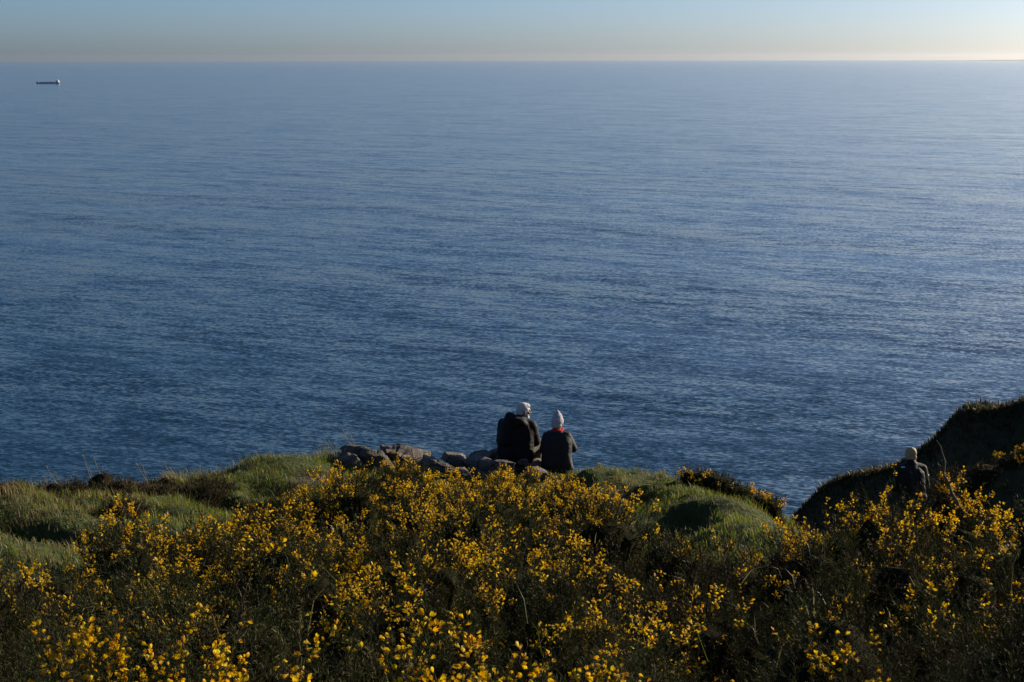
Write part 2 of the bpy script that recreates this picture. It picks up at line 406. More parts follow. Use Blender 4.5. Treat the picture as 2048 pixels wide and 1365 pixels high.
# ------------------------------------------------------------------ rock outcrop
def rock_mesh(cen, dims, rotz, tilt, seed, sub=4):
    q = np.random.default_rng(seed)
    bm = bmesh.new(); bmesh.ops.create_icosphere(bm, subdivisions=sub, radius=1.0)
    v = np.array([a.co[:] for a in bm.verts]); nrm = v.copy()
    v = np.sign(v) * np.abs(v) ** 0.5                        # squarer block
    for _ in range(13):                                      # split faces
        d = q.normal(size=3); d /= np.linalg.norm(d); c = q.uniform(0.50, 0.88)
        t = v @ d; v = v - np.maximum(0, t - c)[:, None] * d
    v += nrm * (0.10 * fbm(v * 2.1 + seed, 3) - 0.24 * np.abs(fbm(v * 3.0 + seed * 2, 3)) ** 0.8 + 0.06 * fbm(v * 8 + seed, 2))[:, None]
    st = v[:, 2] * 4.0 + 0.5 * fbm(v * 1.5 + seed, 2); v[:, :2] *= (1 - 0.07 * sstep(0.55, 0.9, st - np.floor(st)))[:, None]   # bedding ledges
    v = v * np.array(dims) / 2
    Rm = np.array((Matrix.Rotation(rotz, 3, 'Z') @ Matrix.Rotation(tilt[0], 3, 'X') @ Matrix.Rotation(tilt[1], 3, 'Y')))
    v = v @ Rm.T + np.array(cen) + np.array([0, 0, CAM_Z])
    f = np.array([[a.index for a in g.verts] for g in bm.faces]); bm.free()
    return np_mesh('rock', v, f, [M_ROCK], smooth=True)
oc = P(900, 940, 18.8); outcrop = empty('rock_outcrop', (oc[0], oc[1], gz(oc[0], oc[1]) + CAM_Z), 'weathered grey brown rock outcrop that the couple sit on at the cliff edge', 'rock')
ROCKS = [  # px, py, d of the centre; width, depth, height (m); rotation, tilt
    (735, 921, 18.4, 0.86, 0.6, 0.46, 0.1, (0.0, -0.10)), (690, 934, 18.2, 0.5, 0.5, 0.34, 0.4, (0.0, -0.5)),
    (776, 908, 18.8, 0.5, 0.5, 0.30, 0.2, (0.0, 0.1)), (773, 895, 18.8, 0.11, 0.09, 0.06, 0.5, (0.1, 0.2)),
    (822, 919, 18.7, 0.75, 0.7, 0.34, -0.2, (0.0, 0.28)), (866, 926, 18.5, 0.3, 0.35, 0.2, 0.3, (0.1, 0.25)),
    (885, 934, 18.2, 0.24, 0.3, 0.13, 0.6, (0.2, 0.2)), (906, 918, 19.2, 0.44, 0.6, 0.24, 0.1, (0.0, 0.05)),
    (948, 921, 19.0, 0.5, 0.6, 0.26, -0.2, (0.05, -0.08)), (915, 946, 18.2, 0.42, 0.4, 0.18, 0.2, (0.1, 0.2)),
    (985, 912, 19.5, 0.42, 0.5, 0.26, 0.3, (0.0, -0.15)), (975, 938, 18.6, 0.6, 0.5, 0.28, 0.0, (0.0, 0.0)),
    (1036, 936, 19.5, 0.95, 0.95, 0.36, 0.05, (0.0, 0.0)), (1098, 946, 19.5, 0.85, 0.9, 0.34, 0.1, (0.0, 0.0)),
    (1070, 944, 18.55, 0.52, 0.35, 0.2, 0.1, (0.0, 0.05)), (1045, 925, 18.95, 0.22, 0.16, 0.09, 0.1, (0.0, 0.1)),
    (1010, 934, 18.5, 0.35, 0.3, 0.16, 0.4, (0.0, 0.1)),
]
for i, (px, py, d, a, b, c, rz, tl) in enumerate(ROCKS):
    link('rock', rock_mesh(P(px, py, d), (a, b, c), rz, tl, 50 + i), outcrop)

# ------------------------------------------------------------------ people
M_SKIN = plain_mat('skin', (0.42, 0.25, 0.18), 0.5, 0.35, 0.1, 20)
M_BLACK = plain_mat('black_jacket', (0.010, 0.0095, 0.0095), 0.7, 0.2, 0.25, 18, 0.006, 22)
M_DARK = plain_mat('dark_jacket', (0.020, 0.018, 0.018), 0.7, 0.3, 0.25, 20, 0.006, 24)
M_TROUS = plain_mat('dark_trousers', (0.03, 0.028, 0.03), 0.85, 0.2, 0.3, 25, 0.01, 20)
M_JEAN = plain_mat('grey_trousers', (0.10, 0.09, 0.075), 0.85, 0.2, 0.25, 25, 0.01, 20)
M_BOOT = plain_mat('walking_boot', (0.03, 0.022, 0.018), 0.6, 0.4, 0.3, 30, 0.004, 60)
M_WHITEHAIR = plain_mat('white_hair', (0.62, 0.60, 0.58), 0.7, 0.3, 0.2, 60, 0.008, 120)
M_FAIRHAIR = plain_mat('fair_hair', (0.42, 0.29, 0.16), 0.6, 0.35, 0.3, 60, 0.008, 120)
M_BEANIE = plain_mat('grey_wool_hat', (0.50, 0.47, 0.50), 0.95, 0.1, 0.15, 90, 0.006, 150)
M_RED = plain_mat('red_scarf', (0.55, 0.03, 0.025), 0.9, 0.1, 0.2, 60, 0.006, 90)
M_BADGE = plain_mat('pale_badge', (0.6, 0.6, 0.62), 0.5, 0.3, 0.1, 40)
M_PAPER = plain_mat('pale_paper', (0.7, 0.62, 0.62), 0.7, 0.3, 0.05, 40)
M_EYE = plain_mat('eye', (0.05, 0.04, 0.035), 0.2, 0.5, 0.1, 40)

def prim_caps(bm, a, b, ra, rb, n=12):
    a, b = Vector(a), Vector(b); d = b - a; L = d.length
    if L < 1e-5: d = Vector((0, 0, 1)); L = 1e-5
    rot = d.to_track_quat('Z', 'Y').to_matrix().to_4x4()
    mk = bmesh.ops.create_cone(bm, cap_ends=True, segments=n, radius1=ra, radius2=rb, depth=L)['verts']
    bmesh.ops.transform(bm, matrix=Matrix.Translation((a + b) / 2) @ rot, verts=mk)
    for p, r in ((a, ra), (b, rb)):
        s = bmesh.ops.create_uvsphere(bm, u_segments=n, v_segments=8, radius=r)['verts']
        bmesh.ops.translate(bm, vec=p, verts=s)
def prim_ell(bm, c, rad, M3=None):
    s = bmesh.ops.create_uvsphere(bm, u_segments=20, v_segments=12, radius=1.0)['verts']
    M4 = Matrix.Translation(c) @ (M3.to_4x4() if M3 else Matrix()) @ Matrix.Diagonal((*rad, 1))
    bmesh.ops.transform(bm, matrix=M4, verts=s)
def fuse(name, prims, mat, parent, voxel, smooth=6, wrinkle=0.0, wr_scale=0.1, keep=1.0):
    """melt a set of rounded shapes into one continuous skin"""
    bm = bmesh.new()
    for p in prims:
        if p[0] == 'c': prim_caps(bm, *p[1:])
        else: prim_ell(bm, *p[1:])
    me = bpy.data.meshes.new(name); bm.to_mesh(me); bm.free()
    o = bpy.data.objects.new('tmp', me); C.objects.link(o)
    rm = o.modifiers.new('r', 'REMESH'); rm.mode = 'VOXEL'; rm.voxel_size = voxel
    sm = o.modifiers.new('s', 'SMOOTH'); sm.iterations = smooth; sm.factor = 0.5
    if keep < 1: dm = o.modifiers.new('d', 'DECIMATE'); dm.ratio = keep
    dg = bpy.context.evaluated_depsgraph_get(); dg.update()
    out = bpy.data.meshes.new_from_object(o.evaluated_get(dg)); out.name = name
    bpy.data.objects.remove(o); bpy.data.meshes.remove(me)
    if wrinkle:
        n = len(out.vertices); v = np.zeros(n * 3, np.float32); out.vertices.foreach_get('co', v); v = v.reshape(-1, 3)
        nr = np.zeros(n * 3, np.float32); out.vertices.foreach_get('normal', nr); nr = nr.reshape(-1, 3)
        f = fbm(v / np.array([wr_scale * 1.6, wr_scale * 1.6, wr_scale * 0.7]) + 9.1, 3)
        v = v + nr * (wrinkle * (1 - 2.2 * np.abs(f)))[:, None]; out.vertices.foreach_set('co', v.astype(np.float32).ravel())
    out.materials.clear(); out.materials.append(mat)
    out.polygons.foreach_set('use_smooth', np.ones(len(out.polygons), bool)); out.update()
    ob = bpy.data.objects.new(name, out); C.objects.link(ob)
    if parent is not None: ob.parent = parent
    return ob
def V3(*a): return Vector(a)
def lerp(a, b, t): return a + (b - a) * t
def head_frame(face, up):
    f = Vector(face).normalized(); u = Vector(up); u = (u - f * u.dot(f)).normalized(); r = f.cross(u)
    return Matrix((r, f, u)).transposed()          # columns: right, forward, up
def hand(prims, wrist, elbow, palm_n, curl, side):
    d = (wrist - elbow).normalized(); pn = (palm_n - d * palm_n.dot(d)).normalized(); ac = d.cross(pn) * side
    knuckle = wrist + d * 0.085
    prims.append(('c', wrist, lerp(wrist, knuckle, 0.9) + ac * 0.018, 0.026, 0.024)); prims.append(('c', wrist, lerp(wrist, knuckle, 0.9) - ac * 0.018, 0.026, 0.022))
    for i, L in enumerate((0.070, 0.080, 0.074, 0.058)):
        b = knuckle + ac * (0.032 - 0.0215 * i)
        d1 = (d * math.cos(curl) + pn * math.sin(curl)); d2 = (d * math.cos(2.1 * curl) + pn * math.sin(2.1 * curl))
        m = b + d1 * L * 0.55; e = m + d2 * L * 0.5
        prims.append(('c', b - d * 0.01, m, 0.0098, 0.009)); prims.append(('c', m, e, 0.009, 0.0078))
    tb = wrist + d * 0.03 + ac * 0.028; td = (d * 0.65 + ac * 0.7 + pn * 0.25).normalized()
    prims.append(('c', tb, tb + td * 0.035, 0.012, 0.0105)); prims.append(('c', tb + td * 0.035, tb + td * 0.035 + (td * 0.7 + d * 0.5).normalized() * 0.03, 0.0105, 0.0088))

def person(label, origin, rotz, J, face, hup, jacket, trousers, hair, sleeve=(0.064, 0.050), bulk=1.0, extra_jacket=(), beard=False, hem=0.0, palm=(V3(0, 0, -1), V3(0, 0, -1)), curl=0.5):
    body_prims = []; A = body_prims.append
    J = {k: Vector(v) for k, v in J.items()}
    H = J['head']; hf = head_frame(face, hup)
    def hp_(x, y, z): return H + hf @ Vector((x, y, z))
    # head: skull, jaw, brow, nose, lips, ears
    A(('e', hp_(0, -0.012, 0.022), (0.074, 0.092, 0.088), hf)); A(('e', hp_(0, 0.022, -0.03), (0.058, 0.066, 0.082), hf))
    A(('e', hp_(0, 0.062, -0.088), (0.026, 0.022, 0.02), hf)); A(('e', hp_(0, 0.078, 0.026), (0.05, 0.012, 0.012), hf))
    A(('c', hp_(0, 0.084, 0.012), hp_(0, 0.104, -0.026), 0.009, 0.0135)); A(('e', hp_(0, 0.08, -0.056), (0.024, 0.012, 0.011), hf))
    for s in (-1, 1): A(('e', hp_(s * 0.077, -0.012, -0.008), (0.011, 0.02, 0.032), hf)); A(('e', hp_(s * 0.038, 0.066, -0.02), (0.022, 0.018, 0.018), hf))
    A(('c', J['neck'], hp_(0, -0.02, -0.05), 0.056, 0.052))
    A(('c', J['chest'], J['neck'], 0.095, 0.055)); A(('c', J['pelvis'], J['chest'], 0.10, 0.10))
    for s, k in (('l', -1), ('r', 1)):
        A(('c', J['chest'], J[s + '_sh'], 0.09, 0.055)); A(('c', J[s + '_sh'], J[s + '_el'], 0.05, 0.04)); A(('c', J[s + '_el'], J[s + '_wr'], 0.04, 0.027))
        hand(body_prims, J[s + '_wr'], J[s + '_el'], palm[0] if k < 0 else palm[1], curl, -k)
        A(('c', J['pelvis'], J[s + '_hip'], 0.1, 0.085)); A(('c', J[s + '_hip'], J[s + '_kn'], 0.08, 0.055)); A(('c', J[s + '_kn'], J[s + '_an'], 0.052, 0.036))
        A(('c', J[s + '_an'], J[s + '_toe'], 0.036, 0.03))
    body = fuse('person', body_prims, M_SKIN, None, 0.0075, 3, keep=0.4)
    body.location = origin; body.rotation_euler = (0, 0, rotz); tag(body, label, 'person')
    # clothes
    jp = list(extra_jacket); B = jp.append; k = bulk
    mid = lerp(J['pelvis'], J['chest'], 0.5)
    for off in (-0.06, 0, 0.06):
        B(('c', J['pelvis'] + V3(off * 1.25, 0, -0.02), J['chest'] + V3(off * 1.5, 0, 0), 0.145 * k, 0.135 * k))
    B(('c', J['chest'], J['neck'] + V3(0, -0.01, -0.02), 0.13 * k, 0.085 * k))
    if hem: B(('c', J['pelvis'] + V3(-0.07, 0, 0), J['pelvis'] + V3(-0.08, 0, -hem), 0.15 * k, 0.155 * k)); B(('c', J['pelvis'] + V3(0.07, 0, 0), J['pelvis'] + V3(0.08, 0, -hem), 0.15 * k, 0.155 * k))
    for s in ('l', 'r'):
        B(('c', J['neck'] + V3(0, 0, -0.05), J[s + '_sh'], 0.085 * k, sleeve[0] * 1.12)); B(('c', J[s + '_sh'], J[s + '_el'], sleeve[0] * 1.12, sleeve[0])); B(('c', J[s + '_el'], lerp(J[s + '_el'], J[s + '_wr'], 0.93), sleeve[0], sleeve[1]))
    fuse('jacket', jp, jacket, body, 0.013, 4, 0.007, 0.11)
    tp = []
    for s in ('l', 'r'):
        tp += [('c', J['pelvis'] + V3(0, 0, -0.01), J[s + '_hip'], 0.125, 0.1), ('c', J[s + '_hip'], J[s + '_kn'], 0.098, 0.07), ('c', J[s + '_kn'], lerp(J[s + '_kn'], J[s + '_an'], 0.95), 0.07, 0.056)]
    fuse('trousers', tp, trousers, body, 0.013, 4, 0.006, 0.07)
    for s in ('l', 'r'):
        a, t = J[s + '_an'], J[s + '_toe']
        fuse('boot', [('c', a + V3(0, 0, 0.05), a, 0.052, 0.05), ('c', a + V3(0, 0, -0.01), t, 0.05, 0.042), ('c', lerp(a, t, -0.25) + V3(0, 0, -0.035), t + V3(0, 0, -0.012), 0.032, 0.032)], M_BOOT, body, 0.01, 3)
    for s in (-1, 1): fuse('eye', [('e', hp_(s * 0.032, 0.083, 0.004), (0.012, 0.009, 0.008), hf)], M_EYE, body, 0.003, 1)
    if hair == 'white':
        fuse('hair', [('e', hp_(0, -0.02, 0.034), (0.082, 0.094, 0.087), hf), ('e', hp_(0, -0.055, -0.02), (0.07, 0.055, 0.065), hf), ('e', hp_(0, 0.03, 0.075), (0.06, 0.05, 0.035), hf)], M_WHITEHAIR, body, 0.006, 3, 0.003, 0.02)
    if hair == 'fair':
        fuse('hair', [('e', hp_(0, -0.018, 0.036), (0.081, 0.092, 0.084), hf), ('e', hp_(0, -0.045, 0.02), (0.074, 0.058, 0.055), hf)], M_FAIRHAIR, body, 0.006, 3, 0.004, 0.02)
    if beard:
        fuse('beard', [('e', hp_(0, 0.058, -0.092), (0.045, 0.034, 0.032), hf), ('e', hp_(0.05, 0.03, -0.062), (0.014, 0.03, 0.04), hf), ('e', hp_(-0.05, 0.03, -0.062), (0.014, 0.03, 0.04), hf)], M_WHITEHAIR, body, 0.006, 2, 0.002, 0.02)
    return body, hp_, hf

# man on the left: sits with a bulky hood, face turned to the woman on his right
mo = P(1033, 918, 19.35)
man, mh, mf = person('white haired person in a black hooded jacket sitting on the rock, face turned right', (mo[0], mo[1], mo[2] + CAM_Z - 0.015), R(-6),
    dict(pelvis=(0, 0, 0.11), chest=(0.0, 0.045, 0.42), neck=(0.035, 0.075, 0.575), head=(0.085, 0.115, 0.685),
         l_sh=(-0.195, 0.05, 0.50), l_el=(-0.235, 0.13, 0.24), l_wr=(-0.12, 0.34, 0.20), r_sh=(0.195, 0.06, 0.475), r_el=(0.245, 0.10, 0.25), r_wr=(0.255, 0.33, 0.20),
         l_hip=(-0.10, 0.05, 0.09), l_kn=(-0.13, 0.46, 0.14), l_an=(-0.12, 0.50, -0.28), l_toe=(-0.13, 0.65, -0.33),
         r_hip=(0.10, 0.05, 0.09), r_kn=(0.25, 0.42, 0.13), r_an=(0.24, 0.50, -0.28), r_toe=(0.27, 0.65, -0.33)),
    (0.90, 0.40, -0.12), (0.05, 0.02, 1), M_BLACK, M_JEAN, 'white', bulk=1.12, sleeve=(0.074, 0.055), beard=True, hem=0.02,
    extra_jacket=[('e', V3(-0.07, -0.02, 0.575), (0.125, 0.10, 0.085)), ('e', V3(-0.10, 0.0, 0.635), (0.07, 0.07, 0.05)), ('e', V3(0.02, -0.04, 0.55), (0.12, 0.085, 0.07)), ('c', V3(-0.13, -0.03, 0.3), V3(-0.11, 0.0, 0.5), 0.13, 0.12), ('c', V3(-0.165, 0.02, 0.06), V3(-0.16, 0.02, 0.35), 0.115, 0.12), ('c', V3(0.10, 0.02, 0.06), V3(0.12, 0.03, 0.3), 0.13, 0.12)])
# woman on the right: sits lower, grey wool hat, red scarf, jacket hanging over the rock
wo_ = P(1112, 938, 19.2)
woman, wh, wf = person('person in a grey knitted hat, red scarf and dark jacket sitting on the rock', (wo_[0], wo_[1], wo_[2] + CAM_Z - 0.01), R(-4),
    dict(pelvis=(0, 0, 0.13), chest=(-0.005, 0.03, 0.40), neck=(0.0, 0.05, 0.545), head=(0.005, 0.075, 0.655),
         l_sh=(-0.14, 0.04, 0.465), l_el=(-0.19, 0.10, 0.25), l_wr=(-0.04, 0.28, 0.24), r_sh=(0.14, 0.04, 0.47), r_el=(0.225, 0.09, 0.285), r_wr=(0.07, 0.28, 0.27),
         l_hip=(-0.09, 0.05, 0.09), l_kn=(-0.12, 0.44, 0.13), l_an=(-0.11, 0.48, -0.27), l_toe=(-0.12, 0.62, -0.32),
         r_hip=(0.09, 0.05, 0.09), r_kn=(0.12, 0.44, 0.13), r_an=(0.11, 0.48, -0.27), r_toe=(0.12, 0.62, -0.32)),
    (0.25, 0.95, -0.12), (0, 0, 1), M_DARK, M_TROUS, None, bulk=0.93, sleeve=(0.058, 0.047), hem=0.05,
    extra_jacket=[('c', V3(0.12, -0.02, 0.2), V3(0.17, -0.06, 0.03), 0.075, 0.07), ('e', V3(0.0, 0.03, 0.53), (0.085, 0.08, 0.05))])
hatp = [('e', wh(0, -0.012, 0.025), (0.088, 0.104, 0.085), wf), ('e', wh(0, -0.012, 0.075), (0.07, 0.084, 0.075), wf), ('e', wh(0, -0.02, 0.118), (0.042, 0.05, 0.055), wf), ('e', wh(0, -0.022, 0.150), (0.02, 0.024, 0.035), wf), ('e', wh(0, -0.045, -0.03), (0.078, 0.068, 0.045), wf)]
fuse('knitted_hat', hatp, M_BEANIE, woman, 0.007, 4, 0.003, 0.02)
fuse('scarf', [('e', wh(0.005, -0.02, -0.105), (0.086, 0.088, 0.030), wf), ('e', wh(0.04, 0.02, -0.095), (0.055, 0.06, 0.032), wf)], M_RED, woman, 0.007, 3, 0.004, 0.03)
# walking man in the gully, seen to the waist above the gorse
wk = P(1828, 900, 21.5); gzz = gz(wk[0], 21.5)
walker, kh, kf = person('fair haired person in a black jacket walking in the gully behind the right gorse', (wk[0], wk[1], gzz + CAM_Z), R(20),
    dict(pelvis=(0, 0, 0.95), chest=(-0.01, 0.06, 1.28), neck=(0.02, 0.10, 1.46), head=(0.05, 0.15, 1.58),
         l_sh=(-0.20, 0.06, 1.38), l_el=(-0.27, 0.08, 1.11), l_wr=(-0.20, 0.28, 1.00), r_sh=(0.20, 0.06, 1.36), r_el=(0.26, 0.03, 1.10), r_wr=(0.24, 0.24, 1.06),
         l_hip=(-0.09, 0, 0.9), l_kn=(-0.10, 0.14, 0.50), l_an=(-0.10, 0.10, 0.085), l_toe=(-0.11, 0.25, 0.045),
         r_hip=(0.09, 0, 0.9), r_kn=(0.11, 0.02, 0.50), r_an=(0.11, -0.18, 0.10), r_toe=(0.12, -0.03, 0.045)),
    (-0.25, 0.80, -0.55), (-0.25, 0.5, 0.9), M_BLACK, M_TROUS, 'fair', bulk=1.08, sleeve=(0.07, 0.052), hem=0.04)
fuse('sleeve_badge', [('e', V3(0.262, -0.01, 1.26), (0.028, 0.02, 0.032))], M_BADGE, walker, 0.005, 1)
fuse('shoulder_badge', [('e', V3(-0.2, -0.0, 1.445), (0.04, 0.02, 0.012))], M_BADGE, walker, 0.005, 1)
print('people', time.time() - T0)

# ------------------------------------------------------------------ plant templates
def perp(d):
    a = np.array([0.3, 0.9, 0.2]) if abs(d[2]) > 0.8 else np.array([0, 0, 1.0])
    p = np.cross(d, a); return p / np.linalg.norm(p)
def shoot_template(n_branch, n_need, need_len, need_w, seed, stem_w):
    """gorse shoot of length 1 along z: stem, side branchlets, thin spines"""
    r = np.random.default_rng(seed); V = []; F = []; S = []
    def tri(a, b, c, sh): F.append((len(V), len(V) + 1, len(V) + 2)); V.extend((a, b, c)); S.extend(sh)
    axes = [(np.zeros(3), np.array([0, 0, 1.0]), 1.0)]
    for k in range(n_branch):
        az = k * 2.4 + r.uniform(-.4, .4); t = r.uniform(0.15, 0.7); el = R(r.uniform(35, 60))
        d = np.array([math.cos(az) * math.cos(el), math.sin(az) * math.cos(el), math.sin(el)])
        axes.append((np.array([0, 0, t]), d, r.uniform(0.3, 0.5)))
    tot = sum(a[2] for a in axes)
    for o, d, L in axes:
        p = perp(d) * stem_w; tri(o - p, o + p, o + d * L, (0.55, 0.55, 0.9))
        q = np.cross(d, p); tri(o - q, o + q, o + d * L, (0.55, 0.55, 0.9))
        n = max(3, int(n_need * L / tot)); e1 = perp(d); e2 = np.cross(d, e1)
        for i in range(n):
            t = (i + r.uniform(0, 1)) / n * 0.97 + 0.03; az = i * 2.39996 + r.uniform(-.5, .5)
            out = e1 * math.cos(az) + e2 * math.sin(az); tilt = R(r.uniform(30, 62)) * (0.55 + 0.45 * (1 - t))
            nd = out * math.sin(tilt) + d * math.cos(tilt); b = o + d * L * t
            l = need_len * r.uniform(0.7, 1.25) * (1 - 0.25 * t); sd_ = np.cross(nd, r.normal(size=3)); sd_ = sd_ / np.linalg.norm(sd_) * need_w
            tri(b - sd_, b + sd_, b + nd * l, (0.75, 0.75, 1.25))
    return np.array(V), np.array(F), np.array(S)
SH_NEAR = [shoot_template(4, 54, 0.17, 0.0080, 10 + i, 0.011) for i in range(4)]
SH_MID = [shoot_template(3, 23, 0.19, 0.0140, 20 + i, 0.015) for i in range(4)]
SH_FAR = [shoot_template(1, 12, 0.24, 0.024, 30 + i, 0.022) for i in range(4)]

def flower_template(lod):
    """pea flower about 1 unit high opening along z: standard petal, two wings, keel, calyx"""
    V = []; F = []; S = []
    def poly(pts, faces, sh):
        b = len(V); V.extend(np.array(p, float) for p in pts); S.extend([sh] * len(pts)); F.extend(tuple(b + i for i in f) for f in faces)
    if lod == 0:
        poly([(0, .06, .15), (-.26, -.04, .36), (0, .14, .42), (.26, -.04, .36), (-.37, -.06, .66), (0, .18, .74), (.37, -.06, .66), (-.20, -.04, .95), (.20, -.04, .95), (0, .12, .84)],
             [(0, 2, 1), (0, 3, 2), (1, 2, 5), (1, 5, 4), (2, 3, 6), (2, 6, 5), (4, 5, 9), (4, 9, 7), (5, 6, 8), (5, 8, 9)], 1.0)
        for s in (-1, 1):
            poly([(s * .04, -.02, .18), (s * .22, -.16, .45), (s * .20, -.34, .72), (s * .05, -.22, .62)], [(0, 1, 2), (0, 2, 3)], 0.95)
        poly([(0, -.02, .15), (-.08, -.22, .5), (.08, -.22, .5), (0, -.42, .68)], [(0, 1, 3), (0, 3, 2)], 0.85)
        poly([(0, .1, -.02), (-.13, 0, .1), (.13, 0, .1), (0, .1, .42), (0, -.16, .40)], [(0, 1, 3), (0, 3, 2), (0, 4, 1), (0, 2, 4)], 0.6)
    elif lod == 1:
        poly([(0, .05, .05), (-.28, -.08, .62), (0, .14, .70), (.28, -.08, .62), (-.13, .0, 1.06), (.13, .0, 1.06)],
             [(0, 2, 1), (0, 3, 2), (1, 2, 4), (2, 3, 5), (4, 2, 5)], 1.0)
        poly([(0, 0, .1), (-.2, -.26, .6), (.2, -.26, .6)], [(0, 1, 2)], 0.9)
        poly([(0, .1, -.02), (-.13, 0, .1), (.13, 0, .1), (0, -.1, .40)], [(0, 1, 3), (0, 3, 2)], 0.6)
    else:
        poly([(0, 0, 0), (-.34, -.08, .7), (0, .18, 1.08), (.34, -.08, .7)], [(0, 2, 1), (0, 3, 2)], 1.0)
        poly([(0, 0, .05), (-.25, -.3, .65), (.25, -.3, .65)], [(0, 1, 2)], 0.9)
    return np.array(V), np.array(F), np.array(S)
FL = [flower_template(i) for i in range(3)]

def frames(D, r):
    """rotation matrices whose z column is D, random roll"""
    D = D / np.linalg.norm(D, axis=1, keepdims=True)
    a = r.normal(size=D.shape); X = np.cross(a, D); X /= np.linalg.norm(X, axis=1, keepdims=True) + 1e-9
    Y = np.cross(D, X); return np.stack([X, Y, D], -1)
def place(T, Pn, Rm, sc_, col):
    V, F, S = T; n = len(Pn)
    if S.ndim == 1: S = np.repeat(S[:, None], 3, 1)
    W = np.einsum('nij,kj->nki', Rm, V) * sc_[:, None, None] + Pn[:, None, :]
    Fa = F[None] + (np.arange(n) * len(V))[:, None, None]
    Ca = col[:, None, :] * S[None]
    return W.reshape(-1, 3), Fa.reshape(-1, 3), np.clip(Ca.reshape(-1, 3), 0, 1)
class Acc:
    def __init__(s): s.V = []; s.F = []; s.C = []; s.n = 0
    def add(s, t):
        V, F, Cc = t; s.V.append(V); s.F.append(F + s.n); s.C.append(Cc); s.n += len(V)
    def mesh(s, name, mat):
        V = np.concatenate(s.V); V = V + np.array([0, 0, CAM_Z])
        return np_mesh(name, V, np.concatenate(s.F), [mat], np.concatenate(s.C))

GREEN = np.array([[0.082, 0.086, 0.024], [0.050, 0.068, 0.022], [0.112, 0.102, 0.036], [0.072, 0.069, 0.028]])
BROWN = np.array([[0.090, 0.060, 0.033], [0.068, 0.048, 0.030]])
YEL = np.array([[0.84, 0.57, 0.010], [0.82, 0.51, 0.008], [0.78, 0.42, 0.008], [0.86, 0.63, 0.015]])

